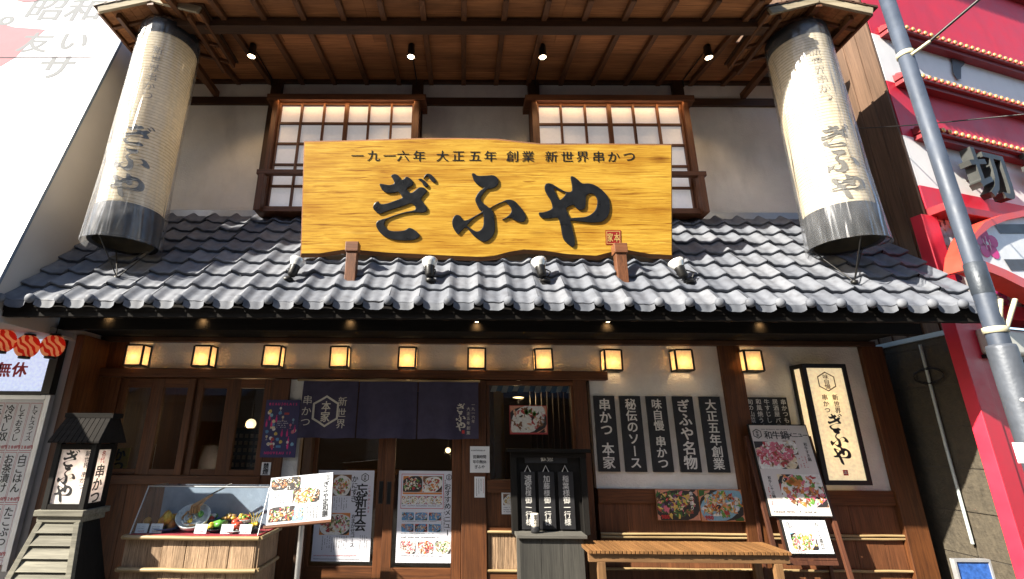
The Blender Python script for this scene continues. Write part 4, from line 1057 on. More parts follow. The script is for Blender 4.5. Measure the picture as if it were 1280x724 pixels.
poster('notice', (593, 596, 606, 622), D-0.056, 'narrow white notice with red edge on the door post below the larger one', 'notice', WHITE, lambda b, w, h: (b.small(w*0.1, h*0.1, w*0.75, h*0.9, 3, INK, dens=1), b.small(w*0.78, h*0.1, w*0.95, h*0.9, 1, RED, dens=1)))
poster('notice', (627, 608, 648, 643), D-0.036, 'small white flyer with a food photo beside the dark welcome board', 'notice', WHITE, lambda b, w, h: (food(b, w*0.1, h*0.32, w*0.95, h*0.72, 'brown', 'white', ['cream', 'yellow', 'brown'], 12), b.htext('営業中', w*0.12, h*0.85, w*0.26, INK, pitch=1.0, lay=0.0012, bold=0.03), b.small(w*0.1, h*0.05, w*0.9, h*0.28, 3, FC['purple'], vert=False)))
poster('poster', (637, 507, 684, 543), D-0.034, 'red-bordered steak photo poster in the upper part of the side window', 'poster', FC['red'], lambda b, w, h: (food(b, w*0.02, h*0.06, w*0.98, h*0.98, 'salmon', 'white', ['brown', 'brown', 'salmon', 'red'], 16), [b.el(w*random.uniform(.42, .7), h*random.uniform(.66, .84), w*.05, h*.05, FC['green'], 0.006, 8, random.random(), .2) for _ in range(12)], [b.ch(c, w*0.88, h*(0.85-0.14*i), h*0.11, WHITE, 0.006, 0.02) for i, c in enumerate('黒毛和牛')]))
def p4(b, w, h):
    PK = flat('hot_pink', (0.62, 0.03, 0.20), 0.5)
    b.htext('BEAUJOLAIS', w*0.08, h*0.925, w*0.09, PK, pitch=0.94, lay=0.0012, bold=0.06, res=2); b.htext('NOUVEAU 17', w*0.1, h*0.075, w*0.09, PK, pitch=0.92, lay=0.0012, bold=0.06, res=2)
    cols = ['yellow', 'pink', 'sky', 'white', 'red', 'cream', 'blue']
    for k in range(46):
        u, v = random.uniform(.06, .94), random.uniform(.14, .86)
        if .36 < u < .72 and .42 < v < .66: continue
        c = FC[random.choice(cols)]; t = random.random()
        if t < .4: b.el(w*u, h*v, w*.05, w*.05, c, 0.0012+k*.00002, 10, 0, .08)
        elif t < .7: b.el(w*u, h*v, w*.03, w*.085, PK, 0.0012+k*.00002, 8); b.rc(w*(u-.009), h*v+w*.07, w*(u+.009), h*v+w*.13, PK, .0012)
        elif t < .85: b.el(w*u, h*v+w*.03, w*.035, w*.04, c, 0.0012+k*.00002, 8); b.rc(w*(u-.005), h*v-w*.06, w*(u+.005), h*v, c, .0012); b.rc(w*(u-.03), h*v-w*.065, w*(u+.03), h*v-w*.055, c, .0012)
        else: b.rc(w*(u-.07), h*v-w*.03, w*(u+.07), h*v+w*.03, c, 0.0012+k*.00002)
    b.small(w*.38, h*.50, w*.72, h*.64, 4, WHITE, vert=False)
poster('poster', (329, 500, 372.5, 572), D-0.046, 'navy and pink wine poster with little bottles and glasses beside the noren', 'poster', flat('navy_print', (0.035, 0.03, 0.11), 0.5), p4)
poster('notice', (326.5, 578, 338, 594), D-0.046, 'tiny white label with black writing below the navy wine poster', 'notice', WHITE, lambda b, w, h: (b.vtext('禁煙', w*0.5, h*0.95, h*0.45, INK, pitch=1.0, lay=0.0012, bold=0.05)))
poster('poster', (820.5, 611.5, 874, 651), D-0.055, 'left of two dish photo posters below the black boards, vegetable dip on brown', 'poster', FC['brown'], lambda b, w, h: (food(b, w*0.01, h*0.02, w*0.99, h*0.98, 'salmon', 'dark', ['green', 'dgreen', 'dgreen', 'purple', 'yellow', 'pink', 'brown', 'red'], 40, dish=0.8), [b.ch(c, w*0.83, h*(0.86-0.15*i), h*0.13, WHITE, 0.006, 0.02) for i, c in enumerate('串の盛り')], b.htext('980', w*0.08, h*0.12, h*0.16, RED, pitch=.6, lay=.006, bold=.05)), group=None)
poster('poster', (874.8, 612, 929, 652), D-0.060, 'right of two dish photo posters below the black boards, orange food on blue dish', 'poster', FC['orange'], lambda b, w, h: (food(b, w*0.01, h*0.02, w*0.99, h*0.98, 'salmon', 'sky', ['orange', 'orange', 'green', 'yellow', 'white', 'red', 'salmon'], 40, dish=0.78), [b.ch(c, w*0.85, h*(0.72-0.15*i), h*0.13, WHITE, 0.006, 0.02) for i, c in enumerate('海鮮盛')], b.htext('980', w*0.08, h*0.12, h*0.16, RED, pitch=.6, lay=.006, bold=.05)))

# ================================================================== LANTERN STAND (left)
Y = 4.2
xa, xb = xy(67, 595, Y), xy(112, 595, Y); zl0, zl1 = zy(632, Y, 85), zy(560, Y, 90); cx = (xa+xb)/2; hw = (xb-xa)/2; dp = 0.21
t = thing('lantern_stand', (cx, Y+dp/2, 0), 'wooden street lantern with black shingled roof on a grey slatted flared base', 'street lantern')
b = MB(); f = 0.022
for x in (-hw, hw):
    for y in (0, dp): b.box(cx+x-f, cx+x+f, Y+y-f, Y+y+f, zl0-0.03, zl1+0.04, BLZ)
for z in (zl0-0.01, zl1+0.01):
    for y in (0, dp): b.box(cx-hw+f, cx+hw-f, Y+y-f*.9, Y+y+f*.9, z-f, z+f, BLK)
    for x in (-hw, hw): b.box(cx+x-f*.9, cx+x+f*.9, Y+f, Y+dp-f, z-f, z+f, BLK)
b.build('lamp_frame', t, bevel=0.003)
SLP = paperlit('street_lantern_paper', (0.88, 0.85, 0.83), 0.45, emit=0.0)
b = MB(); b.box(cx-hw+f, cx+hw-f, Y-0.002, Y+0.002, zl0, zl1, SLP); b.box(cx-hw+f, cx+hw-f, Y+dp-0.002, Y+dp+0.002, zl0, zl1, SLP)
for x in (-hw, hw): b.box(cx+x-0.002, cx+x+0.002, Y+f, Y+dp-f, zl0, zl1, SLP)
b.build('paper_panel', t)
H = zl1-zl0
b = MB()
for i, c in enumerate('ぎふや'): b.ch(c, -0.035, H*(0.81-0.30*i), H*0.34, INK, 0.004, brush=True)
b.vtext('新世界 串かつ', hw*0.68, H*0.95, H*0.10, INK, pitch=1.05, lay=0.004, bold=0.02)
xf(b, Matrix.Translation((cx, Y, zl0))); b.build('front_lettering', t)
b = MB(); b.vtext('名代', 0, H*0.95, H*0.11, RED, pitch=1.05, lay=0.004, bold=0.02); b.vtext('串かつ', 0, H*0.70, H*0.235, INK, pitch=1.0, lay=0.004, bold=0.04)
xf(b, Matrix.Translation((cx+hw, Y+dp/2, zl0)) @ Matrix.Rotation(R(90), 4, 'Z')); b.build('side_lettering', t)
lamp('street_lantern_light', 'POINT', (cx+0.05, Y+dp*0.45, zl0+H*0.55), 1.0, (1, 0.80, 0.62), t, 0.035)
b = MB(); ov = 0.065; zr0, zr1 = zl1+0.04, zl1+0.25; n_ = 9; yc = Y+dp/2
for s in (-1, 1):
    for i in range(n_):
        ua, ub = -hw-ov+(2*hw+2*ov)*i/n_, -hw-ov+(2*hw+2*ov)*(i+1)/n_-0.006
        kk = 0.90
        vs = [(cx+ua, yc+s*(dp/2+ov), zr0), (cx+ub, yc+s*(dp/2+ov), zr0), (cx+ub*kk, yc+s*0.05, zr1), (cx+ua*kk, yc+s*0.05, zr1)]
        vs = [Vector(v) for v in vs]; vs += [v+Vector((0, 0, 0.014)) for v in vs]
        b.add(vs, [(0,1,2,3),(7,6,5,4),(0,4,5,1),(1,5,6,2),(2,6,7,3),(3,7,4,0)], BLK)
for s in (-1, 1):
    vs = [Vector((cx+s*(hw+ov), yc-dp/2-ov, zr0)), Vector((cx+s*(hw+ov), yc+dp/2+ov, zr0)), Vector((cx+s*(hw+ov)*.9, yc+.05, zr1)), Vector((cx+s*(hw+ov)*.9, yc-.05, zr1))]
    b.add(vs+[v-Vector((s*.012, 0, -.01)) for v in vs], [(0,1,2,3),(7,6,5,4),(0,4,5,1),(1,5,6,2),(2,6,7,3),(3,7,4,0)], BLK)
b.beam((cx-hw-0.06, yc, zr1+0.015), (cx+hw+0.06, yc, zr1+0.015), 0.13, 0.04, BLK); b.build('shingled_roof', t)
b = MB(); zt_ = zl0-0.03; b.box(cx-hw-0.05, cx+hw+0.05, Y-0.05, Y+dp+0.05, zt_-0.045, zt_, GRYW); b.box(cx-hw-0.03, cx+hw+0.03, Y-0.03, Y+dp+0.03, zt_-0.09, zt_-0.0455, GRYW); b.build('ledge', t, bevel=0.004)
b = MB(); n_ = 9
for i in range(n_):
    z1_, z0_ = (zt_-0.09)*(1-i/n_), (zt_-0.09)*(1-(i+1)/n_)+0.012
    w1, w0 = hw+0.0+0.16*i/n_, hw+0.0+0.16*(i+1)/n_
    b.add([(cx-w0, Y-0.03-0.14*(i+1)/n_, z0_), (cx+w0, Y-0.03-0.14*(i+1)/n_, z0_), (cx+w1, Y-0.012-0.14*i/n_, z1_), (cx-w1, Y-0.012-0.14*i/n_, z1_), (cx-w0, Y-0.0-0.14*(i+1)/n_, z0_), (cx+w0, Y-0.0-0.14*(i+1)/n_, z0_), (cx+w1, Y+0.01-0.14*i/n_, z1_), (cx-w1, Y+0.01-0.14*i/n_, z1_)], [(0,1,2,3),(7,6,5,4),(0,4,5,1),(1,5,6,2),(2,6,7,3),(3,7,4,0)], GRYW)
b.build('slatted_front', t)
b = MB(); zt2 = zt_-0.091
for s in (-1, 1):
    A = [Vector((cx+s*(hw+0.01), Y+0.01, zt2)), Vector((cx+s*(hw+0.01), Y+dp, zt2)), Vector((cx+s*(hw+0.17), Y+dp+0.13, 0)), Vector((cx+s*(hw+0.17), Y-0.13, 0))]
    b.add(A+[v-Vector((s*0.03, 0, 0)) for v in A], [(0,1,2,3),(7,6,5,4),(0,4,5,1),(1,5,6,2),(2,6,7,3),(3,7,4,0)], BLZ)
b.add([(cx-hw, Y+dp, zt2), (cx+hw, Y+dp, zt2), (cx+hw+.16, Y+dp+.13, 0), (cx-hw-.16, Y+dp+.13, 0), (cx-hw, Y+dp-.02, zt2), (cx+hw, Y+dp-.02, zt2), (cx+hw+.16, Y+dp+.11, 0), (cx-hw-.16, Y+dp+.11, 0)], [(0,1,2,3),(7,6,5,4),(0,4,5,1),(1,5,6,2),(2,6,7,3),(3,7,4,0)], BLZ)
b.build('side_boards', t)
for s in (-1, 1):
    b = MB(); b.beam((cx+s*(hw+0.0), Y-0.01, zt2), (cx+s*(hw+0.165), Y-0.16, 0), 0.045, 0.04, GRYW, up=(0, 1, 0)); b.build('corner_batten', t, bevel=0.003)

# ================================================================== FOOD DISPLAY CASE
Y0, Y1 = 4.42, 4.86
xa, xb = xy(160, 671, Y0), xy(322.5, 671, Y0); zt_ = zy(671, Y0, 240); ztop = zy(609, 4.57, 260)
t = thing('food_display_case', ((xa+xb)/2, (Y0+Y1)/2, 0), 'clear food sample case on a bark-covered counter with bamboo rails', 'display case')
b = MB(); x = xa; i = 0
ws = [0.30, 0.20, 0.19, 0.17, 0.21, 0.2]
while x < xb-0.01:
    x2 = min(xb, x+ws[i % 6]); d_ = random.uniform(0, 0.012)
    b.box(x+0.002, x2-0.002, Y0+d_, Y0+0.03, 0.02, zt_, BARK); x = x2; i += 1
b.build('bark_front', t, bevel=0.004)
b = MB(); b.box(xb-0.002, xb+0.018, Y0+0.01, Y1, 0.02, zt_, BARK); b.box(xa-0.018, xa+0.002, Y0+0.01, Y1, 0.02, zt_, BARK); b.box(xa, xb, Y1-0.02, Y1, 0.02, zt_, BRX); b.build('side_panels', t)
for z in (zt_-0.006, zt_-0.245, 0.16):
    b = MB(); pts = [(xa-0.02+(xb-xa+0.04)*k/6, Y0-0.02, z+random.uniform(-.003, .003)) for k in range(7)]
    b.tube(pts, 0.018, BAM, 10); b.build('bamboo_rail', t)
    for xs_ in (xb+0.03, xa-0.03):
        b = MB(); b.tube([(xs_, Y0-0.02, z), (xs_, Y1, z)], 0.017, BAM, 8); b.build('bamboo_rail', t)
b = MB(); b.box(xa, xb, Y0, Y1, zt_+0.001, zt_+0.012, flat('red_felt', (0.30, 0.02, 0.03), 0.95)); b.build('tray_cloth', t)
Yt = 4.57
b = MB(); q = lambda x, y, z: Vector((x, y, z)); zb_ = zt_+0.0125; e = 0.004
def slab(b, vs, nrm, m, th=0.005):
    n_ = Vector(nrm).normalized()*th; vs = [Vector(v) for v in vs]; b.add(vs+[v-n_ for v in vs], [(0,1,2,3),(7,6,5,4),(0,4,5,1),(1,5,6,2),(2,6,7,3),(3,7,4,0)], m)
slab(b, [(xa+.01, Y0+.012, zb_), (xb-.01, Y0+.012, zb_), (xb-.01, Yt, ztop), (xa+.01, Yt, ztop)], (0, -1, 0.4), CLR)
b.build('front_pane', t)
b = MB(); slab(b, [(xa+.01, Yt, ztop+.001), (xb-.01, Yt, ztop+.001), (xb-.01, Y1, ztop+.001), (xa+.01, Y1, ztop+.001)], (0, 0, 1), CLR); b.build('top_pane', t)
for s, x in ((-1, xa+.006), (1, xb-.006)):
    b = MB(); b.add([(x, Y0+.012, zb_), (x, Y1, zb_), (x, Y1, ztop), (x, Yt, ztop)], [(0, 1, 2, 3) if s > 0 else (3, 2, 1, 0)], CLR); b.build('side_pane', t)
    b = MB(); b.tube([(x, Y0+.008, zb_), (x, Yt, ztop+.003)], 0.005, STEEL, 6); b.tube([(x, Yt, ztop+.003), (x, Y1, ztop+.003)], 0.005, STEEL, 6); b.build('edge_strip', t)
b = MB(); b.tube([(xa, Yt, ztop+.004), (xb, Yt, ztop+.004)], 0.006, STEEL, 6); b.build('edge_strip', t)
b = MB(); b.box(xa, xb, Y1-0.03, Y1-0.021, zt_+0.013, ztop, flat('case_back_reflection_tint', (0.30, 0.34, 0.42), 0.25, var=.3, scale=3)); b.build('back_panel', t)  # pale blue of the back stands in for sky reflected on the glass
zc = zt_+0.0125
fc = lambda n, c, **k: flat('sample_'+n, c, 0.3, var=0.25, scale=30, bmp=0.3, bscale=60, **k)
FRY = fc('fried_batter', (0.55, 0.26, 0.05)); NOOD = fc('noodles', (0.50, 0.26, 0.10)); GRN = fc('green_leaf', (0.13, 0.34, 0.05)); TOM = fc('tomato', (0.6, 0.07, 0.03)); YEL = fc('yellow_egg', (0.68, 0.44, 0.05)); WHT = fc('porcelain', (0.75, 0.75, 0.72)); BKD = fc('black_dish', (0.02, 0.02, 0.022)); BLU = fc('blue_dish', (0.08, 0.16, 0.34))
def onshelf(px, py): 
    return Vector((at(px, py, 4.56).x, 4.56, zc))
def dish(name, px, r, m, lab, hgt=0.03, cat='food sample'):
    p = onshelf(px, 655); tt = thing(name, p, lab, cat, 'plastic food samples in the display case')
    b = MB(); b.lathe([(0, 0.001), (r*0.55, 0.0), (r*0.6, 0.008), (r, hgt), (r*0.97, hgt+0.003), (r*0.55, 0.012), (0, 0.01)], p, m, 20); b.build('dish', tt); return tt, p
tt, p = dish('food_sample', 184, 0.065, BKD, 'black plate with one small fried skewer at the left end of the sample case')
b = MB(); b.ball(p+Vector((0, 0, .075)), .035, FRY, lump=.15); b.tube([p+Vector((0, 0, .02)), p+Vector((0, 0, .06))], .004, BAM, 5); b.build('fried_skewer', tt)
tt, p = dish('food_sample', 208, 0.10, BLU, 'blue dish heaped with golden fried skewers in the sample case')
for k in range(6):
    b = MB(); a = k*1.05; b.ball(p+Vector((.04*math.cos(a), .03*math.sin(a), .05+.03*(k % 3))), .038, YEL if k % 2 else FRY, sz=1.3, lump=.15, n=10); b.build('fried_skewer', tt)
p = onshelf(237, 655); tt = thing('food_sample', p, 'big white noodle bowl propped up, brown noodles lifted by dark chopsticks', 'food sample', 'plastic food samples in the display case')
b = MB(); T = Matrix.Rotation(R(38), 4, 'X') @ Matrix.Rotation(R(10), 4, 'Y'); c = p+Vector((0, .05, .095))
b.lathe([(0, -.06), (.065, -.08), (.11, -.04), (.138, .04), (.132, .042), (.105, 0), (0, -.007)], c, WHT, 26, T); b.build('bowl', tt)
b = MB()
for k in range(26):
    a = random.random()*6.28; r_ = .10*math.sqrt(random.random()); b.tube([c+T @ Vector((r_*math.cos(a+s*.9), r_*math.sin(a+s*.9), .018+.006*math.sin(s*5+k))) for s in (0, .25, .5, .75, 1)], .006, WHT if k % 4 else NOOD, 5)
b.build('noodles', tt)
b = MB(); top_ = c+Vector((.10, .07, .19))
for k in range(16):
    o = Vector((random.uniform(-.035, .035), random.uniform(-.02, .02), 0)); b.tube([c+T @ Vector((-.01, .04, .02))+o*1.4, c+Vector((-.01, .02, .10))+o*1.25, top_+o*.35+Vector((-.04, -.02, -.03)), top_+o*.2], .0075, NOOD, 5)
b.build('lifted_noodles', tt)
b = MB()
for k in (-1, 1): b.tube([top_+Vector((-.05, .006*k, -.02)), top_+Vector((.16, .012*k, .09))], [.005, .007], BKD, 6)
b.build('chopsticks', tt)
b = MB(); b.ball(c+T @ Vector((.05, .03, .035)), .025, GRN, lump=.25); b.ball(c+T @ Vector((.0, -.05, .03)), .02, YEL, lump=.2); b.build('topping', tt)
tt, p = dish('food_sample', 272, 0.095, BKD, 'black dish with a folded green omelette shape in the middle of the sample case')
b = MB(); b.ball(p+Vector((.02, 0, .06)), .046, GRN, sx=1.2, sz=.7, lump=.25); b.build('green_roll', tt); b = MB(); b.ball(p+Vector((-.045, -.02, .045)), .03, YEL, lump=.2); b.build('yellow_bit', tt)
tt, p = dish('food_sample', 297, 0.105, WHT, 'square-looking white plate with red sliced tomato in the sample case', 0.02)
for k in range(5):
    b = MB(); a = k*1.25; b.ball(p+Vector((.03*math.cos(a), .02*math.sin(a), .04+.018*(k % 3))), .034, TOM, sz=.8, n=12); b.build('tomato_slice', tt)
b = MB(); b.ball(p+Vector((-.055, -.02, .03)), .02, GRN, lump=.3); b.build('garnish', tt)
tt, p = dish('food_sample', 316, 0.07, BKD, 'dark dish of leafy food with tall sprigs at right end of sample case')
b = MB()
for k in range(14): b.ball(p+Vector((random.uniform(-.045, .045), random.uniform(-.03, .03), random.uniform(.02, .07))), .017, random.choice([GRN, YEL, BKD]), lump=.3, n=8)
b.build('leafy_heap', tt)
b = MB()
for k in range(4): b.tube([p+Vector((.01*k-.01, 0, .05)), p+Vector((.02*k-.02, .01, .12)), p+Vector((.035*k-.045, .01, .155))], .003, YEL, 5)
b.build('sprig', tt)
for k, (px, lab) in enumerate(((176, 'white price card at the far left of the sample case'), (194, 'white price card before the fried skewers'), (250, 'white price card right of the noodle bowl'), (283, 'white price card before the tomato plate'), (306, 'white price card near the right end of the sample case'))):
    p = Vector((at(px, 662, 4.47).x, 4.475, zc)); tt = thing('price_card', p, lab, 'price card', 'price cards in the display case', rot=(R(-12), 0, 0))
    b = MB(); b.box(-.052, .052, 0, .002, .002, .075, WHITE); b.small(-.035, .03, .035, .056, 2, INK, vert=False); b.htext('580円', -.03, .016, .016, RED, pitch=.85, lay=.0012); b.build('card', tt, local=True)
    b = MB(); b.box(-.02, .02, .003, .03, 0, .006, CLR); b.build('foot', tt, local=True)

# ================================================================== MENU ON A STEEL POST
t = thing('menu_stand', at(375, 655, 4.12), 'slanted white set-meal menu board on a steel post beside the food case', 'menu stand', rot=(R(-14), R(-5.5), 0))
pts = [lp(t, *p) for p in ((338, 598), (418, 590), (412, 650), (333, 657))]
x0_, x1_ = (pts[0][0]+pts[3][0])/2, (pts[1][0]+pts[2][0])/2; z0_, z1_ = (pts[2][1]+pts[3][1])/2, (pts[0][1]+pts[1][1])/2; w, h = x1_-x0_, z1_-z0_
b = MB(); b.box(x0_, x1_, 0, .012, z0_, z1_, flat('menu_white', (0.52, 0.54, 0.57), 0.45, var=.02)); s_ = MB()
food(s_, w*.02, h*.72, w*.28, h*.97, 'white', 'dark', ['orange', 'brown', 'salmon', 'white'], 16); food(s_, w*.28, h*.70, w*.48, h*.98, 'white', 'dark', ['yellow', 'cream', 'green', 'white'], 14, dish=.95)
food(s_, w*.38, h*.40, w*.80, h*.72, 'white', 'white', ['yellow', 'cream', 'orange', 'green', 'brown'], 34, dish=.95); food(s_, w*.03, h*.06, w*.42, h*.36, 'white', 'dark', ['white', 'orange', 'red', 'green', 'cream'], 30, dish=.95); food(s_, w*.40, h*.05, w*.56, h*.30, 'white', 'sky', ['salmon', 'yellow', 'white'], 10, dish=.95)
crest(s_, w*.92, h*.90, h*.06, INK); s_.vtext('ぎふや定和膳', w*.90, h*.82, h*.125, INK, pitch=1.0, lay=.0015, jit=.05, bold=.03)
for q_ in ((.62, .78, .74, .96), (.08, .42, .26, .64), (.60, .05, .80, .34)): s_.small(w*q_[0], h*q_[1], w*q_[2], h*q_[3], 4, FC['dark'])
xf(s_, Matrix.Translation((x0_, 0, z0_))); b.v += []; 
bo = b.build('board', t, local=True, bevel=.002); s_.build('print', t, local=True)
b = MB(); b.box(x0_-.01, x1_+.01, -.03, .02, z0_-.022, z0_-.001, RDX); b.box(x0_, x1_, .013, .03, z0_, z1_, RDX); b.build('tray', t, local=True, bevel=.003)
pm = WM[t] @ Vector(((x0_+x1_)/2+.02, .035, z0_+h*.3))
b = MB(); b.tube([pm, (pm.x, pm.y+.01, 0.02)], .021, STEEL, 14); b.build('post', t); b = MB(); b.lathe([(0, 0), (.17, 0), (.17, .012), (.03, .03), (0, .03)], (pm.x, pm.y+.01, 0), IRON, 26); b.build('foot', t)

# ================================================================== WELCOME BOARD
Y = 5.2
x0_, x1_, z0_, z1_ = rect(645, 572, 728, 668, Y)
t = thing('welcome_board', ((x0_+x1_)/2, Y, 0), 'dark wooden welcome stand with three hanging black name boards beside the bench', 'welcome board')
b = MB(); x = x0_
b.box(x0_, x1_, Y, Y+.03, z0_, z1_, BLZ); b.build('back_panel', t)
for x in (x0_-.02, x1_+.02):
    b = MB(); b.box(x-.03, x+.03, Y-.04, Y+.04, z0_, z1_, BLZ); b.build('side_post', t, bevel=.004)
b = MB(); b.box(x0_-.09, x1_+.09, Y-.10, Y+.06, z1_+.05, z1_+.085, BLK); b.box(x0_-.05, x1_+.05, Y-.06, Y+.05, z1_, z1_+.049, BLK); b.build('cap', t, bevel=.004)
xh0, xh1, zh0_, zh1_ = rect(656, 567, 709, 579, Y-.02)
b = MB(); b.box(xh0, xh1, Y-.02, Y-.001, zh0_, zh1_, BOARD); b.htext('歓迎', (xh0+xh1)/2-.06, (zh0_+zh1_)/2, .055, WINK, pitch=1.2, lay=-(Y-.021), jit=.1); b.build('heading', t)
for i, (txt, a, c) in enumerate((('渡宮様御一行様', 652, 669.5), ('加藤様御一行様', 674, 694), ('稲葉様御一行様', 699, 718))):
    xs0, xs1, zs0, zs1 = rect(a, 590, c, 662, Y-.03)
    b = MB(); b.box(xs0, xs1, Y-.03, Y-.012, zs0, zs1, BOARD); nb = b.build('name_board', t, bevel=.002)
    b = MB(); hh = zs1-zs0; b.vtext(txt, (xs0+xs1)/2, zs1-hh*.06, hh*.125, WINK, pitch=1.0, lay=-(Y-.0315), jit=.10); b.build('lettering', nb)
    b = MB(); b.tube([((xs0+xs1)/2-.03, Y-.02, zs1), ((xs0+xs1)/2, Y-.02, zs1+.06), ((xs0+xs1)/2+.03, Y-.02, zs1)], .004, WINK, 5); b.build('hanging_cord', nb)
xs0, xs1, zs0, zs1 = rect(650, 672, 731, 724, 5.0); ztb = zy(669, 4.98, 690)
GRZ = wood('dim_grey_wood', (0.02, 0.019, 0.017), (0.07, 0.066, 0.056), 'z', 45, rough=.75)
b = MB(); 
for i in range(3): b.box(xs0+(xs1-xs0)*i/3+.001, xs0+(xs1-xs0)*(i+1)/3-.001, 5.0, 5.03, .0, ztb-.03, GRZ)
for x in (xs0, xs1-.03): b.box(x, x+.03, 5.031, 5.3, 0, ztb-.03, GRZ)
b.build('cabinet', t, bevel=.003)
b = MB(); b.box(xs0-.03, xs1+.03, 4.965, 5.32, ztb-.029, ztb, wood('grey_top_wood', (.06, .057, .05), (.16, .15, .13), 'x', 45, rough=.7)); b.build('cabinet_top', t, bevel=.004)
p = at(669, 662, 5.08); p.z = ztb
t = thing('sake_cup', p, 'small dark jar with white paper label standing on the welcome stand', 'jar')
b = MB(); b.lathe([(0, 0), (.038, 0), (.042, .02), (.04, .05), (.036, .06), (0, .06)], p, BKD, 16); b.build('jar', t)
b = MB(); b.lathe([(.036, .06), (.038, .062), (.038, .17), (.036, .172), (0, .172)], p, CREAM, 20); b.build('paper_sleeve', t)
fnn = lambda x, y, z: (p.x+.0392*math.sin(x/.0392), p.y-.0392*math.cos(x/.0392), z)
b = MB(); [b.ch(c, 0, p.z+.145-.042*i, .045, INK, fn=fnn, bold=.02) for i, c in enumerate('御会')]; b.build('lettering', t)

# ================================================================== BENCH
Yf, Yb_ = 4.74, 5.17; zs_ = zy(689, Yf, 860)
xa, xb = xy(735, 690, Yf), xy(990, 690, Yf)
t = thing('bench', ((xa+xb)/2, (Yf+Yb_)/2, 0), 'low wooden slatted bench under the black lettered boards', 'bench')
SLT = wood('bench_slat', (0.13, 0.058, 0.02), (0.30, 0.15, 0.055), 'y', 60, rough=.5)
b = MB(); n_ = 47; w = (xb-xa)/n_
for i in range(n_):
    j = random.uniform(-.003, .003); b.box(xa+i*w+.004, xa+(i+1)*w-.004, Yf+j, Yb_+j, zs_-.028, zs_+random.uniform(-.001, .001), SLT)
b.build('seat', t, bevel=.002)
SLX = wood('bench_rail', (0.12, 0.06, 0.024), (0.28, 0.15, 0.065), 'x', 60)
for y in (Yf+.03, Yb_-.07):
    b = MB(); b.box(xa+.01, xb-.01, y, y+.04, zs_-.10, zs_-.029, SLX); b.build('rail', t, bevel=.003)
SLZ = wood('bench_leg', (0.12, 0.06, 0.024), (0.28, 0.15, 0.065), 'z', 60)
for x in (xa+.12, xb-.12):
    for y in (Yf+.025, Yb_-.075):
        b = MB(); b.box(x-.035, x+.035, y, y+.05, 0, zs_-.10 if False else zs_-.101, SLZ); b.build('leg', t, bevel=.003)
b = MB(); b.box(xa+.155, xb-.155, Yf+.2, Yf+.24, .12, .16, SLX); b.box(xa+.10, xa+.14, Yf+.076, Yb_-.076, .12, .16, SLX); b.box(xb-.14, xb-.10, Yf+.076, Yb_-.076, .12, .16, SLX); b.build('stretcher', t)

# ================================================================== LEANING MENU EASEL
t = thing('menu_easel', (xy(1014, 745, 5.02), 5.02, 0), 'leaning black wooden easel with large 和牛鍋メニュー board and a small framed sheet', 'menu easel', rot=(R(-9), 0, 0))
P = lambda px, py: lp(t, px, py)
def quadmap(c4):
    tl, tr, br, bl = [Vector((*P(*c), 0)) for c in c4]
    return lambda u, v: ((bl*(1-u)*(1-v)+br*u*(1-v)+tl*(1-u)*v+tr*u*v).x, (bl*(1-u)*(1-v)+br*u*(1-v)+tl*(1-u)*v+tr*u*v).y)
EAZ = wood('easel_wood', (0.05, 0.018, 0.01), (0.14, 0.05, 0.025), 'z', 60)
def board(c4, name, mat, fill, thick):
    tl, tr, br, bl = [P(*c) for c in c4]; W_ = ((tr[0]-tl[0])+(br[0]-bl[0]))/2; H_ = ((tl[1]-bl[1])+(tr[1]-br[1]))/2; x = (tl[0]+bl[0]+tr[0]+br[0])/4; z = (tl[1]+bl[1]+tr[1]+br[1])/4
    b = MB(); b.box(x-W_/2-.012, x+W_/2+.012, -.001, thick, z-H_/2-.012, z+H_/2+.012, IRON); bo = b.build(name, t, local=True, bevel=.002)
    s = MB(); s.rc(0, 0, W_, H_, mat, 0); fill(s, W_, H_); xf(s, Matrix.Translation((x-W_/2, -.004, z-H_/2))); s.build('print', bo, local=True); return x, z, W_, H_
PINKP = flat('easel_paper', (0.62, 0.57, 0.54), .5, var=.03)
def e1(b, w, h):
    crest(b, w*.11, h*.90, w*.085, INK); b.htext('和牛鍋', w*.22, h*.885, w*.145, INK, pitch=1, lay=.0012, bold=.025, jit=.06); b.htext('メニュー', w*.64, h*.885, w*.095, INK, pitch=.92, lay=.0012, bold=.03)
    b.small(w*.2, h*.94, w*.8, h*.965, 1, INK, vert=False)
    food(b, w*.01, h*.50, w*.66, h*.81, 'dark', 'white', ['pink', 'pink', 'red', 'pink', 'pink'], 44, dish=.86); food(b, w*.52, h*.66, w*.74, h*.82, 'brown', 'white', ['brown', 'green', 'cream'], 8); food(b, w*.44, h*.5, w*.68, h*.64, 'brown', 'cream', ['cream', 'white'], 6)
    b.vtext('和牛すき鍋', w*.90, h*.80, w*.06, INK, pitch=1.05, lay=.0012, bold=.02); b.small(w*.70, h*.52, w*.86, h*.64, 3, RED)
    food(b, w*.26, h*.09, w*.99, h*.44, 'brown', 'white', ['pink', 'red', 'pink', 'orange', 'green', 'white'], 46, dish=.95)
    for _ in range(14): b.el(w*random.uniform(.4, .66), h*random.uniform(.33, .41), w*.05, h*.02, FC[random.choice(['orange', 'orange', 'green'])], .0075, 8, random.random()*3, .2)
    b.vtext('和牛しゃぶ鍋', w*.12, h*.42, w*.055, INK, pitch=1.05, lay=.0012, bold=.02); b.small(w*.03, h*.1, w*.1, h*.3, 1, RED); b.small(w*.05, h*.02, w*.95, h*.06, 1, INK, vert=False)
x, z, W_, H_ = board(((937, 532), (1006, 532), (1040, 645), (963, 645)), 'menu_panel', PINKP, e1, .02)
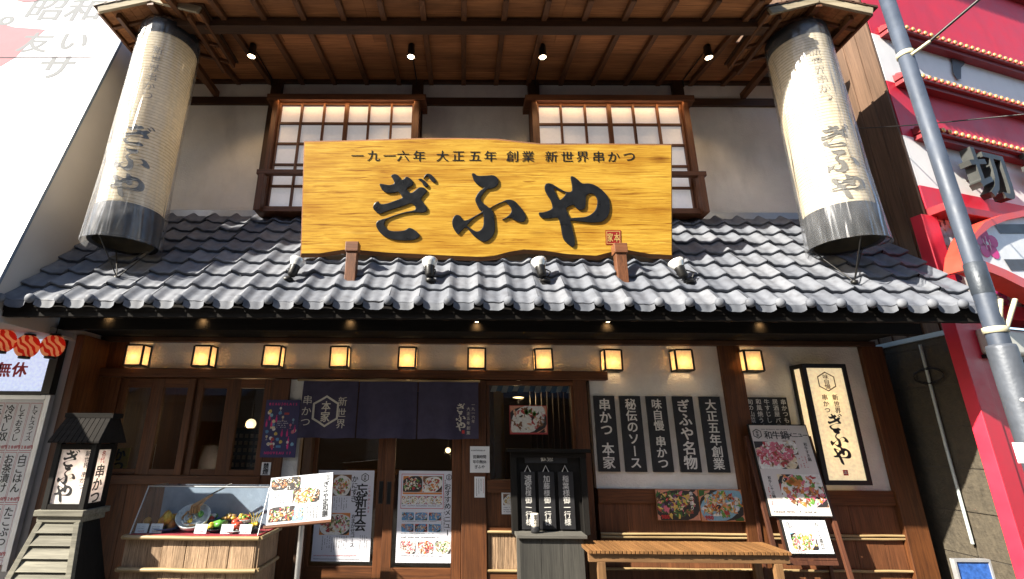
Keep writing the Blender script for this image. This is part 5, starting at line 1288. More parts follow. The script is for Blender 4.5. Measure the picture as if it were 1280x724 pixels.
def e2(b, w, h):
    crest(b, w*.13, h*.86, w*.07, INK); food(b, w*.10, h*.10, w*.68, h*.62, 'sky', 'white', ['green', 'pink', 'white', 'orange', 'yellow', 'green'], 40, dish=.98)
    b.vtext('おつくり盛合せ', w*.78, h*.95, h*.125, INK, pitch=1.0, lay=.0012, bold=.02, jit=.05); b.small(w*.85, h*.1, w*.97, h*.8, 2, INK); b.htext('980円', w*.1, h*.07, h*.1, RED, pitch=.8, lay=.007)
x2, z2, W2, H2 = board(((976, 651), (1029, 650), (1044, 692), (989, 692)), 'framed_sheet', WHITE, e2, .025)
for s in (-1, 1):
    b = MB(); xx = (x+x2)/2+s*(max(W_, W2)/2+.03); b.box(xx-.02, xx+.02, .026, .06, .0, z+H_/2-.1, EAZ); b.build('front_leg', t, local=True, bevel=.003)
    b = MB(); Minv = WM[t].inverted(); a_ = Vector((xx, .065, z+H_/2-.12)); gb = WM[t] @ Vector((xx, 0, 0)); gb = Vector((gb.x, 5.36, .0)); b.beam(a_, Minv @ gb, .03, .03, EAZ); b.build('rear_leg', t, local=True)
b = MB(); b.box(x2-W2/2-.03, x2+W2/2+.03, .02, .055, z2-H2/2-.10, z2-H2/2-.06, EAZ); b.build('cross_rail', t, local=True, bevel=.003)
b = MB(); b.box(x2-W2/2-.03, x2+W2/2+.03, .0255, .035, z2-H2/2-.055, z2+H2/2+.03, EAZ); b.build('back_panel', t, local=True)

# a few more samples in the back row of the case
def onback(px): return Vector((at(px, 645, 4.7).x, 4.72, zc))
for k, (px, mm, tops, lab) in enumerate(((222, WHT, (FRY, FRY, GRN), 'white back-row plate of two fried cutlets in the sample case'), (262, BLU, (WHT, GRN, TOM), 'blue back-row bowl of white rice and pickles in the sample case'), (286, BKD, (NOOD, YEL, FRY), 'black back-row tray with brown noodles in the sample case'), (306, WHT, (GRN, TOM, YEL), 'white back-row salad dish near the right end of the sample case'))):
    p = onback(px); tt = thing('food_sample', p, lab, 'food sample', 'plastic food samples in the display case')
    b = MB(); b.tube([p, p+Vector((0, 0, .05))], .05, BKD, 14); b.build('riser', tt); p = p+Vector((0, 0, .05))
    b = MB(); b.lathe([(0, .001), (.045, 0), (.05, .008), (.085, .03), (.082, .033), (.045, .012), (0, .01)], p, mm, 20); b.build('dish', tt)
    b = MB()
    for q in range(22):
        a = random.random()*6.28; r_ = .05*math.sqrt(random.random()); b.ball(p+Vector((r_*math.cos(a), r_*math.sin(a), .03+.03*random.random())), random.uniform(.012, .024), tops[q % 3], sx=random.uniform(.8, 1.7), sz=random.uniform(.6, 1), lump=.2, n=8)
    b.build('food', tt)

# ================================================================== WHITE BUILDING ON THE LEFT
GW = flat('grey_wall_panel', (0.46, 0.43, 0.41), 0.75, var=0.05, scale=1.5, bmp=.1, bscale=6)
WPAN = flat('white_cladding', (0.80, 0.80, 0.80), 0.9, var=0.02, spec=.2)
XB = -4.1
wb = thing('white_building', (XB, 4.02, 0), 'white neighbouring building on the left with leaning printed front and grey side wall', 'building')
lean = (4.575-4.02)/(6.02-2.93)
prof_ = [(4.02, 2.40), (4.02, 2.93), (4.02+lean*6, 8.93), (9, 8.93), (9, 0), (5.02, 0), (5.02, 2.40)]
b = MB(); n_ = len(prof_)
b.add([(XB, y, z) for y, z in prof_]+[(XB-.2, y, z) for y, z in prof_], [tuple(range(n_))[::-1], tuple(range(n_, 2*n_))]+[(i, (i+1) % n_, n_+(i+1) % n_, n_+i) for i in range(n_)], GW)
b.build('side_wall', wb)
O = Vector((XB, 4.02, 2.93)); ld = Vector((0, lean, 1)).normalized(); fnrm = Vector((0, -1, lean)).normalized()
FM = Matrix(((1, 0, 0, O.x), (0, -fnrm.y, ld.y, O.y), (0, -fnrm.z, ld.z, O.z), (0, 0, 0, 1)))
def fl(px, py):
    v = FM.inverted() @ onplane(px, py, O, fnrm); return v.x, v.z
b = MB(); b.box(-8, -0.205, 0.0, .08, -.5, 6.2, WPAN); b.box(-.2049, .02, -.004, .03, -.5, 6.2, WPAN); xf(b, FM); b.build('front_panel', wb)
b = MB(); b.box(.0202, .034, -.01, .02, -.5, 6.2, flat('blue_grey_trim', (.12, .16, .22), .4)); xf(b, FM); b.build('edge_trim', wb)
GP = flat('overexposed_grey_print', (0.24, 0.245, 0.25), 1, var=.04, spec=0.05); PP = flat('overexposed_pink_print', (0.36, 0.20, 0.215), 1, var=.08, scale=3, spec=0.05); LN = flat('panel_joint', (.2, .18, .19), 1, spec=.05)  # grey and pink print paled in the colour to look overexposed
b = MB()
for c, px, py, s_ in (('昭', 58, 12, .46), ('和', 106, 12, .46), ('友', 45, 53, .36), ('い', 93, 52, .36), ('サ', 70, 84, .42), ('。', 8, 26, .5)):
    x, z = fl(px, py); b.ch(c, x, z, s_, GP, .0015, bold=.03, res=5)
poly = [fl(*q) for q in ((-60, 20), (-5, 28), (18, 34), (58, 37), (36, 55), (20, 72), (0, 84), (-60, 110))]; b.poly(poly, PP, .001)
b.poly([fl(*q) for q in ((18, 0), (30, 3), (45, 2), (56, -3), (50, -20), (10, -20))], PP, .005)
x0_, z0_ = fl(0, 72); b.rc(-8, z0_-.006, .0, z0_+.006, LN, .0055); x1_, _ = fl(70, 84)
xf(b, FM); b.build('front_print', wb)
b = MB(); b.box(-12, XB-.201, 5.02, 5.2, 0, 2.4, flat('shop_dark_wall', (.08, .05, .04), .7)); b.box(-12, XB-.201, 4.06, 5.2, 2.4, 2.43, GW); b.build('ground_floor', wb)
b = MB(); b.box(-12, -4.30, 3.45, 4.05, 2.20, 2.40, GW); b.build('entrance_awning', wb)
# lit sign and hung menu on the left shop front
Ys = 4.93
x0_, x1_, z0_, z1_ = xy(-60, 455, Ys), xy(58, 470, Ys), zy(489, Ys, 20), zy(408, Ys, 20)
t = thing('lit_panel_sign', ((x0_+x1_)/2, Ys, z0_), 'pale glowing panel with red characters 無休 behind the red lanterns', 'sign box')
b = MB(); b.box(x0_, x1_, Ys, Ys+.05, z0_, z1_, paperlit('lit_panel_acrylic', (.72, .78, .92), .3, emit=.16)); b.build('panel', t)
b = MB(); b.box(x1_+.001, x1_+.09, Ys-.02, Ys+.06, z0_-.03, z1_+.03, IRON); b.box(x0_, x1_, Ys-.02, Ys+.06, z0_-.04, z0_-.001, IRON); b.build('frame', t)
b = MB(); RDK = flat('deep_red_print', (.45, .02, .03), .5)
for c, px in (('年', -19), ('中', -7), ('無', 5), ('休', 25)):
    q = at(px, 462, Ys); b.ch(c, q.x, q.z, .15, RDK, -(Ys-.003), bold=.045)
b.build('lettering', t)
Ys = 4.95
tl, br = at(50, 502, Ys), at(8, 724, Ys)
xr_ = at(33, 600, Ys).x
t = thing('wall_menu', (xr_-.5, Ys, .3), 'tall white-framed wall menu with red ruled columns of dish names', 'menu sign')
zt_ = zy(500, Ys, 30); ALU = flat('aluminium_frame', (.55, .55, .56), .35, .6)
b = MB(); b.box(xr_-1.0, xr_, Ys, Ys+.03, .3, zt_, WHITE); b.build('sheet', t)
b = MB(); b.box(xr_+.001, xr_+.05, Ys-.025, Ys+.03, .25, zt_+.05, ALU); b.box(xr_-1.0, xr_, Ys-.025, Ys+.03, zt_+.001, zt_+.05, ALU); b.build('frame', t, bevel=.004)
b = MB(); names = [['トマトスライス', '白ごはん', 'たこぶつ', 'だし巻き'], ['しそおろし', 'お茶漬け', '枝豆', '塩キャベツ'], ['冷やし奴', 'おにぎり', 'えび', 'ポテト'], ['玉ねぎ', 'うどん', '漬物', 'もろきゅう'], ['ねぎ塩', 'そば', 'なす', 'きゅうり']]
cw = .128; rh = .47
for i in range(5):
    for j in range(4):
        xx = xr_-.025-cw*(i+.5); zz = zt_-.03-rh*j
        for q in ((xx-cw*.46, zz-rh*.97, xx-cw*.44, zz), (xx+cw*.44, zz-rh*.97, xx+cw*.46, zz), (xx-cw*.46, zz-.004, xx+cw*.46, zz), (xx-cw*.46, zz-rh*.97, xx+cw*.46, zz-rh*.96)): b.rc(*q, RDK, -(Ys-.0015))
        nm = names[i][j]; sz_ = min(.098, rh*.74/len(nm)); b.vtext(nm, xx, zz-.02, sz_, INK, pitch=1.0, lay=-(Ys-.002), bold=.02, jit=.05, wx=1.25 if len(nm) > 5 else 1)
        b.htext('280円', xx-cw*.38, zz-rh*.90, .036, RDK, pitch=.8, lay=-(Ys-.002), bold=.03)
b.build('lettering', t)
p0, p1_ = at(-30, 388, 4.45), at(92, 420, 4.75); p0.x = min(p0.x, -4.2)
t = MB(); t.beam(p0, p1_, .05, .05, flat('grey_awning_bar', (.30, .29, .28), .5, .4)); t.build('awning_bar', label='grey metal bar sloping above the red paper lanterns', cat='bar')
def redlan():
    m_, nt, bs = newmat('red_paper_lantern'); out = nt.nodes['Material Output']; nt.nodes.remove(bs)
    v = coords(nt, (1, 1, 1)); w_ = N(nt, 'ShaderNodeTexWave', bands_direction='DIAGONAL'); w_.inputs['Scale'].default_value = 7; w_.inputs['Distortion'].default_value = 6; w_.inputs['Detail'].default_value = 1; w_.inputs['Detail Scale'].default_value = 1.5
    nt.links.new(v, w_.inputs['Vector'])
    c = ramp(nt, w_.outputs[0], [(.50, (.70, .46, .30, 1)), (.60, (.48, .03, .025, 1))])
    d_ = N(nt, 'ShaderNodeBsdfDiffuse'); tr = N(nt, 'ShaderNodeBsdfTranslucent'); mx = N(nt, 'ShaderNodeMixShader'); mx.inputs[0].default_value = .5
    nt.links.new(c, d_.inputs[0]); nt.links.new(c, tr.inputs[0]); nt.links.new(d_.outputs[0], mx.inputs[1]); nt.links.new(tr.outputs[0], mx.inputs[2]); nt.links.new(mx.outputs[0], out.inputs[0]); return m_
RLN = redlan()
for px, py, lab, Yl in ((4, 426, 'red and tan paper lantern cut by the left picture edge', 4.50), (34, 433, 'red and tan paper lantern, darker middle one of the string', 4.60), (66, 433, 'red and tan paper lantern, rightmost of the string by the wooden wall', 4.66)):
    p = at(px, py, Yl); t = thing('red_lantern', p, lab, 'lantern', 'red paper lanterns in a string')
    b = MB(); pr = [(.045, -.106)]
    for i in range(25):
        a = -1.18+2.36*i/24; pr.append((.097*math.cos(a)+(.002 if i % 2 else -.001), .115*math.sin(a)))
    pr.append((.045, .106)); b.lathe(pr, p, RLN, 22); b.build('paper_body', t)
    for s in (-1, 1):
        b = MB(); b.lathe([(0, -.012), (.047, -.012), (.047, .012), (0, .012)], p+Vector((0, 0, s*.108)), IRON, 18); b.build('ring', t)
    b = MB(); b.tube([p+Vector((0, 0, .13)), p+Vector((0, 0, .20))], .004, IRON, 5); b.build('hook', t)
    lamp('red_lantern_light', 'POINT', p, .10, (1, .5, .25), t, .03)

# ================================================================== RED AND WHITE BUILDING ON THE RIGHT
cor = Vector((4.9, 4.66, 0)); ANG = R(16)
rb = thing('red_white_building', cor, 'red and white oriental-style building on the right with gold-dotted cornices', 'building', rot=(0, 0, ANG))
REDW = flat('red_paint', (0.60, 0.018, 0.045), 0.5, var=.12, scale=3, dirt=.35); DRED = flat('dark_red_paint', (.22, .012, .018), .5, var=.2); WHW = flat('white_render', (.78, .77, .76), .7, var=.05, scale=2, dirt=.3)
PR = lambda px, py: lp(rb, px, py)
cz = lambda py: PR(1072+(py-36)*.318, py)[1]
zA, zB, zC, zD_ = cz(36), cz(96), cz(165), cz(229)
Wd = 9.0
def slabr(x0, x1, z0, z1, m, y0=0.0, y1=.08, name='band', **k):
    x0 = max(x0, .045)
    b = MB(); b.box(x0, x1, y0, y1, z0, z1, m); return b.build(name, rb, local=True, **k)
slabr(0, Wd, zA, zA+1.55, REDW, name='red_band'); slabr(0, Wd, zB, zA-.001, WHW, name='white_band'); slabr(0, Wd, zC, zB-.001, REDW, name='red_band'); slabr(0, Wd, zD_, zC-.001, WHW, name='white_band')
slabr(0, Wd, zA+1.551, zA+3.2, WHW, name='white_band'); slabr(0, Wd, zA+3.201, zA+6, REDW, name='red_band')
GDOT = flat('gold_tile_ends', (.60, .36, .14), .35, .3)
def cornice(x0, z, up=1, slope=0.0):
    x1 = Wd-.5; b = MB()
    b.box(x0, x1, -.09, -.0, z-.02, z+.03, DRED); b.box(x0+.02, x1, -.13, -.0, z+.031, z+.06, DRED)
    b.add([(x0, -.13, z+.0605), (x1, -.13, z+.0605), (x1, -.001, z+.14), (x0, -.001, z+.14), (x0, -.13, z+.05), (x1, -.13, z+.05), (x1, -.001, z+.05), (x0, -.001, z+.05)], [(0,1,2,3),(7,6,5,4),(0,4,5,1),(1,5,6,2),(2,6,7,3),(3,7,4,0)], DRED)
    co = b.build('cornice', rb, local=True, bevel=.004)
    b = MB(); x = x0+.06; b2 = MB()
    while x < 5.2:
        b.ball((x, -.142, z+.082), .03, GDOT, sy=.5, n=8); b2.tube([(x, -.135, z+.082), (x, -.01, z+.15)], .028, DRED, 8); x += .105
    b.build('gold_tile_ends', co, local=True); b2.build('ridge_tiles', co, local=True)
cornice(PR(1098, 40)[0], zA-.02); cornice(PR(1118, 104)[0], zB-.04); cornice(PR(1139, 164)[0], zC-.03); cornice(.3, zA+1.55)
b = MB(); b.poly([PR(*q) for q in ((1187, 66), (1204, 74), (1203, 82), (1199, 86), (1199, 100), (1194, 101), (1189, 92), (1188, 80))], flat('dark_sign_scrap', (.05, .05, .055), .5), .02); b.build('dark_fitting', rb, local=True)
# corner column and fascia below the white band
zE = cz(265); slabr(0, Wd, zE+.06, zD_-.001, REDW, -.01, .08, name='red_band'); slabr(.02, 3.2, zE-.03, zE+.059, DRED, -.16, .1, name='ledge', bevel=.006)
b = MB(); b.box(-.10, .13, -.03, .08, 0, zE-.031, REDW); b.build('corner_column', rb, local=True, bevel=.006)
zF = PR(1230, 392)[1]
slabr(.131, Wd, zF-.05, zF+.10, REDW, -.05, .2, name='cross_beam', bevel=.006)
slabr(.131, .50, 0, zF-.051, REDW, -.02, .3, name='corner_pier', bevel=.006)
slabr(.501, Wd, 0, zF-.051, flat('shop_interior_dark', (.035, .022, .02), .6), .25, .3, name='recess_wall')
slabr(.131, Wd, zF+.101, zE-.031, WHW, .02, .2, name='print_panel')
b = MB(); k = 0
FL = [flat('flower_'+n, c, .5, var=.2, scale=20) for n, c in (('magenta', (.55, .04, .22)), ('pink', (.7, .25, .35)), ('purple', (.16, .02, .14)), ('white', (.75, .73, .72)), ('grey', (.22, .26, .32)), ('yellow', (.6, .42, .12)), ('peach', (.68, .38, .26)))]
for i in range(150):
    x, z = random.uniform(.15, 1.6), random.uniform(zF+.12, zE-.05); r = random.uniform(.03, .085)
    low = z < (zF+zE)/2-.1
    m_ = FL[random.choice([0, 2, 2, 2, 0, 5, 3] if low else [3, 3, 4, 6, 1, 0, 3, 6])]; a0 = random.random()*6
    for p in range(5):
        a = a0+p*1.2566; b.el(x+r*.62*math.cos(a), z+r*.62*math.sin(a), r*.55, r*.40, m_, -.017+i*.00008, 8, a)
    b.el(x, z, r*.22, r*.22, FL[5], -.017+i*.00008+.00005, 6)
b.build('flower_print', rb, local=True)
# side wall: stone base, brown boards above
zs1 = atX(1140, 428, 4.9).z
BRB = wood('brown_cladding', (.07, .04, .024), (.17, .10, .062), 'z', 30, rough=.8, bmp=.3, blotch=.2)
b = MB(); y = 4.66
while y < 9:
    y2 = min(9, y+.19); b.box(4.905, 4.915, y, y2-.0005, zs1+.05, 9, BRB); b.box(4.893, 4.905, y-.002, y+.022, zs1+.05, 9, BRB); y = y2
b.build('side_cladding', rb)
b = MB(); b.box(4.88, 4.93, 4.68, 9, zs1-.0, zs1+.049, flat('grey_metal', (.32, .34, .33), .5, .3)); b.build('drip_rail', rb)
STN = flat('rough_stone', (.065, .053, .036), .9, var=.35, scale=18, bmp=1.0, bscale=35)
b = MB(); z = 0; j = 0
while z < zs1-.01:
    z2 = min(zs1-.001, z+.40); y = 4.67-(.45 if j % 2 else 0)
    while y < 9:
        ya, yb = max(4.67, y), min(9, y+.9)
        if yb-ya > .05: d_ = random.uniform(0, .008); b.box(4.9+d_, 4.94, ya+.005, yb-.005, z+.005, z2-.005, STN)
        y += .9
    z = z2; j += 1
b.box(4.915, 4.938, 4.68, 9, 0, zs1-.002, flat('mortar', (.07, .06, .05), .95)); b.build('stone_base', rb)
b = MB(); b.tube([atX(1150, 431, 4.87), atX(1183, 560, 4.87), atX(1216, 680, 4.87)], .014, flat('pale_pipe', (.45, .50, .49), .5), 8)
pp = [atX(1158, 470, 4.86)]; 
c_ = atX(1160, 470, 4.86)
b.build('drain_pipe', label='thin pale drain pipe running down the rough stone side wall', cat='pipe')
b = MB(); b.tube([c_+Vector((0, .17*math.cos(a*.5), .075*math.sin(a*.5)+.01*math.sin(a*1.7))) for a in range(0, 27)], .006, IRON, 5); b.build('cable_loop', label='loop of black cable hung round the drain pipe', cat='cable')
# big 3-D letters
def letter3d(ch, px, py, size, depth, lab):
    x, z = PR(px, py); vs, fs, w, h = glyph(ch, .035, 4)
    cu = bpy.data.curves.new('g', 'FONT'); cu.body = ch; cu.size = 1; cu.offset = .012; cu.resolution_u = 4; cu.extrude = depth/size/EM/2
    o = bpy.data.objects.new('g', cu); COL.objects.link(o); dg = bpy.context.evaluated_depsgraph_get()
    me = bpy.data.meshes.new_from_object(o.evaluated_get(dg)); V_ = [v.co.copy() for v in me.vertices]; F_ = [tuple(p.vertices) for p in me.polygons]
    COL.objects.unlink(o); bpy.data.objects.remove(o); bpy.data.curves.remove(cu); bpy.data.meshes.remove(me)
    ax, az = (min(v.x for v in V_)+max(v.x for v in V_))/2, (min(v.y for v in V_)+max(v.y for v in V_))/2; k = size*EM
    b = MB(); b.add([(x+(v.x-ax)*k, -.14-v.z*k, z+(v.y-az)*k) for v in V_], F_, flat('charcoal_letter', (.022, .024, .022), .5, var=.15))
    for dx in (-.1, .1): b.tube([(x+dx*size, -.1, z), (x+dx*size, .0, z)], .012, IRON, 6)
    xf(b, WM[rb]); b.build('channel_letter', label=lab, cat='letter', group='big dark letters on the red and white building')
letter3d('切', 1213, 227, .62, .10, 'big dark letter partly behind the grey pole on the right building')
letter3d('千', 1286, 224, .62, .10, 'big dark letter cut by the right edge of the picture')
# arched sign
t = thing('arched_sign', WM[rb] @ Vector((1.6, -.3, PR(1240, 310)[1])), 'white arched sign with red rim and pink blossom behind the pole', 'sign', rot=(0, 0, ANG))
A = lambda px, py: lp(t, px, py)
outer = [(1204, 338), (1206, 316), (1214, 294), (1228, 278), (1250, 269), (1280, 263), (1330, 258), (1400, 262), (1450, 275), (1450, 470), (1380, 420), (1300, 372), (1250, 347), (1222, 336), (1210, 338)]
inner = [(1210, 326), (1212, 311), (1220, 297), (1236, 284), (1256, 276), (1282, 270.5), (1330, 266), (1396, 270), (1436, 282), (1436, 442), (1384, 408), (1303, 362), (1254, 338), (1224, 326), (1214, 327)]
A_ = [A(*q) for q in outer]; B_ = [A(*q) for q in inner]; n_ = len(A_)
SRED = flat('sign_rim_red', (.60, .05, .03), .4)
b = MB(); vs = [(x, -.02, z) for x, z in A_]+[(x, -.02, z) for x, z in B_]+[(x, .16, z) for x, z in A_]+[(x, .05, z) for x, z in B_]
b.add(vs, [(i, (i+1) % n_, n_+(i+1) % n_, n_+i) for i in range(n_)]+[((i+1) % n_, i, 2*n_+i, 2*n_+(i+1) % n_) for i in range(n_)]+[(n_+i, n_+(i+1) % n_, 3*n_+(i+1) % n_, 3*n_+i) for i in range(n_)], SRED); b.build('rim', t, local=True)
b = MB(); b.add([(x, .03, z) for x, z in B_], [tuple(range(n_))[::-1]], flat('sign_white', (.78, .79, .80), .4)); b.build('face', t, local=True)
b = MB(); x, z = A(1238, 303); MG = flat('blossom_magenta', (.62, .02, .22), .5)
for k in range(5):
    a = math.pi/2+k*1.2566; b.el(x+.10*math.cos(a), z+.10*math.sin(a), .085, .07, MG, -.026, 12, a)
    b.rc(x+.05*math.cos(a)-.004, z+.05*math.sin(a)-.03, x+.05*math.cos(a)+.004, z+.05*math.sin(a)+.03, WHITE, -.024)
b.el(x, z, .02, .02, WHITE, -.023, 8)
SINK = flat('sign_ink', (.05, .05, .06), .5)
for q in (((1247, 279), (1300, 279), (1306, 291), (1255, 291)), ((1259, 323), (1310, 323), (1318, 337), (1268, 337)), ((1290, 296), (1340, 296), (1345, 310), (1296, 310))): b.poly([A(*p) for p in q], SINK, -.026)
b.poly([A(*p) for p in ((1213, 311), (1221, 297), (1236, 285), (1237, 288), (1223, 301), (1216, 313))], MG, -.027)
b.build('print', t, local=True)
# white light box sign
x0_, z1_ = PR(1214, 412); x1_, z0_ = PR(1330, 452)
t = thing('white_box_sign', WM[rb] @ Vector((x0_, -.12, z0_)), 'long white rounded box sign behind the pole on the red building', 'sign box', rot=(0, 0, ANG))
b = MB(); b.box(0, 2.2, 0, .11, 0, z1_-z0_, flat('aged_white_plastic', (.62, .61, .54), .4, dirt=.3)); b.build('box', t, local=True, bevel=.035, seg=4)
b = MB(); b.box(-.01, 2.2, .04, .10, -.035, -.002, IRON); b.build('bracket', t, local=True)

# ================================================================== POLE AND WIRES
def poleX(py): return 1112+py*.32
Yp = 3.25
pc = at(1240, 400, Yp); px_ = pc.x
t = thing('utility_pole', (px_, Yp, 0), 'slim blue-grey steel utility pole in front of the red and white building', 'pole')
PM = flat('pole_paint', (.045, .058, .085), .55, .1, var=.22, scale=5, bmp=.12, bscale=25, dirt=.4)
zz = lambda py: at(poleX(py), py, Yp).z
b = MB(); b.lathe([(.057, 0), (.057, zz(366)), (.052, zz(360)), (.050, 7.5), (0, 7.5)], (px_, Yp, 0), PM, 28); b.build('shaft', t)
b = MB(); b.lathe([(.077, 0), (.077, zz(436)), (.073, zz(432)), (.058, zz(431))], (px_, Yp, 0), flat('pole_sleeve', (.075, .085, .105), .5, .2, var=.2, bmp=.2, bscale=40, dirt=.3), 28); b.build('lower_sleeve', t)
b = MB(); b.lathe([(.058, zz(368)), (.0595, zz(366)), (.0595, zz(330)), (.0525, zz(329))], (px_, Yp, 0), flat('pole_tape', (.03, .038, .05), .45, .2, var=.3, bmp=.2), 28); b.build('dark_sleeve', t)
CRM = flat('cream_strap', (.50, .46, .32), .5)
for py in (69, 413):
    b = MB(); r_ = .060 if py > 200 else .0525; b.lathe([(r_, zz(py)-.022), (r_+.005, zz(py)-.02), (r_+.005, zz(py)+.02), (r_, zz(py)+.022)], (px_, Yp, 0), CRM, 28); b.build('strap', t)
for q0, q1 in (((1249, 412), (1251, 374)), ((1258, 411), (1269, 374))):
    b = MB(); b.tube([at(*q0, Yp-.03), at(*q1, Yp-.06)], .014, CRM, 8); b.build('bracket', t)
b = MB(); b.ball(at(1278, 500, Yp-.1), .012, WHITE); s_ = at(1277, 566, Yp-.12); b.box(s_.x-.03, s_.x+.03, s_.y-.002, s_.y+.01, s_.z-.06, s_.z+.06, WHITE); b.build('number_sticker', t)
b = MB(); b.tube([at(1139, 69, Yp-.05), at(1162, 52, Yp-.12)], .014, CRM, 8); b.tube([at(1162, 52, Yp-.12), at(1228, -4, Yp-.4), at(1400, -150, Yp-1)], .011, IRON, 8); b.build('guy_wire', label='thick dark guy wire rising from the pole strap to the upper right', cat='wire')
b = MB(); pts = [at(1062, 161, 4.9), at(1120, 158, 4.4), at(1160, 155, 3.9), at(1210, 150, 3.6), at(1290, 142, 3.3), at(1400, 125, 3.0)]; b.tube(pts, .006, IRON, 6); b.build('overhead_cable', label='thin black overhead cable crossing behind the lantern to the right', cat='cable')
p = at(1217, 712, 4.35)
t = thing('blue_crate', (p.x, 4.35, 0), 'small blue panel in a pale frame standing at the foot of the stone wall', 'stand sign')
zt_ = zy(699, 4.35, 1217); b = MB(); b.box(p.x-.13, p.x+.13, 4.35, 4.37, .1, zt_-.02, flat('blue_panel', (.03, .10, .35), .4, var=.5, scale=25)); b.build('panel', t)
b = MB(); 
for x in (-.145, .13): b.box(p.x+x, p.x+x+.015, 4.34, 4.38, 0, zt_, ALU)
b.box(p.x-.13, p.x+.13, 4.34, 4.38, zt_-.019, zt_, ALU); b.build('frame', t)

# ================================================================== INSIDE THE RESTAURANT
CT = wood('counter_wood', (.10, .045, .018), (.26, .13, .05), 'x', 40)
t = MB(); t.box(xy(392, 600, D)-.1, xy(470, 600, D)-.05, 7.2, 7.6, .021, .95, CT); t.box(xy(392, 600, D)-.15, xy(470, 600, D), 7.15, 7.65, .951, .99, CT); t.build('counter', label='low wooden counter inside behind the left entrance door', cat='counter')
for x, y, z, lab in ((xy(560, 565, 6.4), 6.4, zy(563, 6.4, 560), 'small warm pendant lamp seen through the right entrance door'), (xy(648, 500, 6.6), 6.6, zy(497, 6.6, 648), 'pale tube lamp seen through the top of the side window'), (xy(313, 535, 7.0), 7.0, zy(530, 7.0, 308), 'white round paper lamp seen through the fourth window light'), (xy(478, 468, 7), 7.0, 2.1, 'warm lamp hanging deep inside above the left counter')):
    t = thing('pendant_lamp', (x, y, z), lab, 'lamp'); b = MB(); b.ball((x, y, z), .035 if 'round' not in lab else .07, emis('interior_lamp_glow', (1, .72, .42), .7), n=14, sx=2.2 if 'tube' in lab else 1, sz=.35 if 'tube' in lab else 1); b.build('shade', t)
    b = MB(); b.tube([(x, y, z+.05), (x, y, zh1)], .006, IRON, 5); b.build('cord', t); lamp('interior_lamp', 'POINT', (x, y-.15, z-.05), 2.5, (1, .62, .32), t, .06)
for px0, px1, q0, q1, txt, m_, lab in ((136, 160, 560, 592, 'かつ', FC['yellow'], 'yellow banner with black brush letters inside the first window light'), (181, 192, 555, 592, '', WHITE, 'narrow white paper strip inside the second window light')):
    poster('inner_banner', (px0, q0, px1, q1), D+.25, lab, 'banner', m_, lambda b, w, h: (b.vtext(txt, w*.5, h*.98, h*.5, INK, pitch=.95, lay=.0015, bold=.06)))
YC = D+.9; xr0, xr1 = xy(289, 560, YC), xy(330, 560, YC); zr0, zr1 = zy(600, YC, 300), zy(535, YC, 300)
t = thing('tag_rack', ((xr0+xr1)/2, YC, .02), 'tall rack of small pale wooden tags behind the fourth window light', 'rack')
b = MB(); b.box(xr0, xr1, YC+.02, YC+.05, .02, zr1, BLZ)
b.build('frame', t); b = MB(); TG = flat('wood_tag', (.22, .15, .08), .6, var=.4, scale=30)
nx_, nz_ = 6, 14
for i in range(nx_):
    for j in range(nz_):
        x = xr0+(xr1-xr0)*(i+.2)/nx_; z = .3+(zr1-.35)*(j+.2)/nz_; b.box(x, x+(xr1-xr0)*.6/nx_, YC, YC+.015, z, z+(zr1-.35)*.55/nz_, TG)
b.build('tags', t)
YC = D+.35; a0, a1, c0, c1 = rect(613, 481, 715, 490, YC)
t = thing('striped_valance', ((a0+a1)/2, YC, c0), 'blue and white striped valance across the top of the side window', 'valance'); b = MB(); n_ = 15
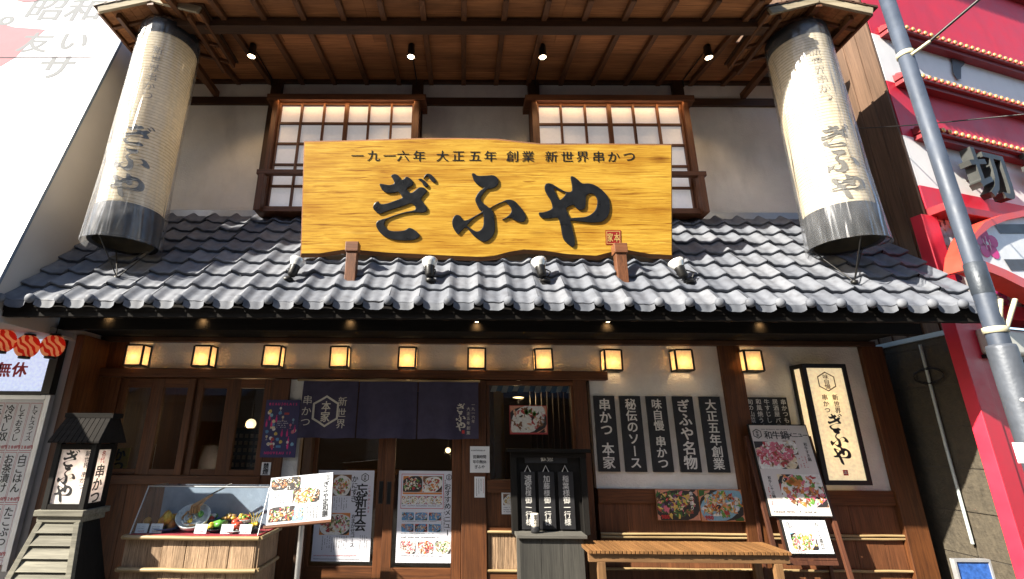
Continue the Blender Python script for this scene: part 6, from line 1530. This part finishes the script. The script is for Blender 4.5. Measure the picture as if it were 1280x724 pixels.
for i in range(n_):
    x = a0+(a1-a0)*i/n_; x2 = a0+(a1-a0)*(i+1)/n_; dz = .03*math.sin(i*2.1); b.add([(x, YC+.02, c0+dz*.3), (x2, YC+.02, c0+dz*.3), (x2+.03, YC-.0, c1), (x+.03, YC-.0, c1), (x, YC+.025, c0+dz*.3), (x2, YC+.025, c0+dz*.3), (x2+.03, YC+.005, c1), (x+.03, YC+.005, c1)], [(0,1,2,3),(7,6,5,4),(0,4,5,1),(1,5,6,2),(2,6,7,3),(3,7,4,0)], flat('awning_blue', (.12, .22, .36), .8) if i % 2 else flat('awning_white', (.6, .62, .62), .8))
b.build('cloth', t)
YC = D+.7; t = thing('inner_screen', (xy(690, 540, YC), YC, .02), 'slatted wooden screen with yellow panel inside the side window', 'screen'); b = MB()
for i in range(9):
    x = xy(664, 540, YC)+i*.07; b.box(x, x+.03, YC, YC+.03, .02, zh1, INW)
b.build('slats', t); b = MB(); x = xy(618, 540, YC); b.box(x, x+.12, YC+.02, YC+.04, .9, zh1-.1, flat('ochre_panel', (.45, .28, .08), .7)); b.build('ochre_panel', t)

# ================================================================== SHOPS ACROSS THE STREET (behind the camera, seen in the glass)
t = thing('shop_row', (0, -7, 0), 'row of dim shop fronts across the street, seen only as reflections in the window glass', 'building')
b = MB(); b.box(-16, 18, -7.3, -7, 0, 10.5, flat('shop_row_render', (.30, .27, .24), .8, var=.2, scale=1)); b.build('front_wall', t)
for i in range(8):
    x = -15+i*4.1
    b = MB(); b.box(x, x+3.4, -6.99, -6.95, .1, 2.6, flat('dark_shop_front', (.05, .045, .04), .3)); b.build('shop_front', t)
    b = MB(); b.add([(x, -6.95, 3.2), (x+3.4, -6.95, 3.2), (x+3.4, -6.0, 2.8), (x, -6.0, 2.8), (x, -6.95, 3.17), (x+3.4, -6.95, 3.17), (x+3.4, -6.0, 2.77), (x, -6.0, 2.77)], [(0,1,2,3),(7,6,5,4),(0,4,5,1),(1,5,6,2),(2,6,7,3),(3,7,4,0)], flat('shop_awning', (.12, .16, .22) , .8)); b.build('awning', t)
    for zq in (4.2, 7.2):
        b = MB(); b.box(x+.5, x+2.8, -6.99, -6.96, zq, zq+1.6, flat('dark_pane', (.03, .04, .05), .15)); b.build('window', t)
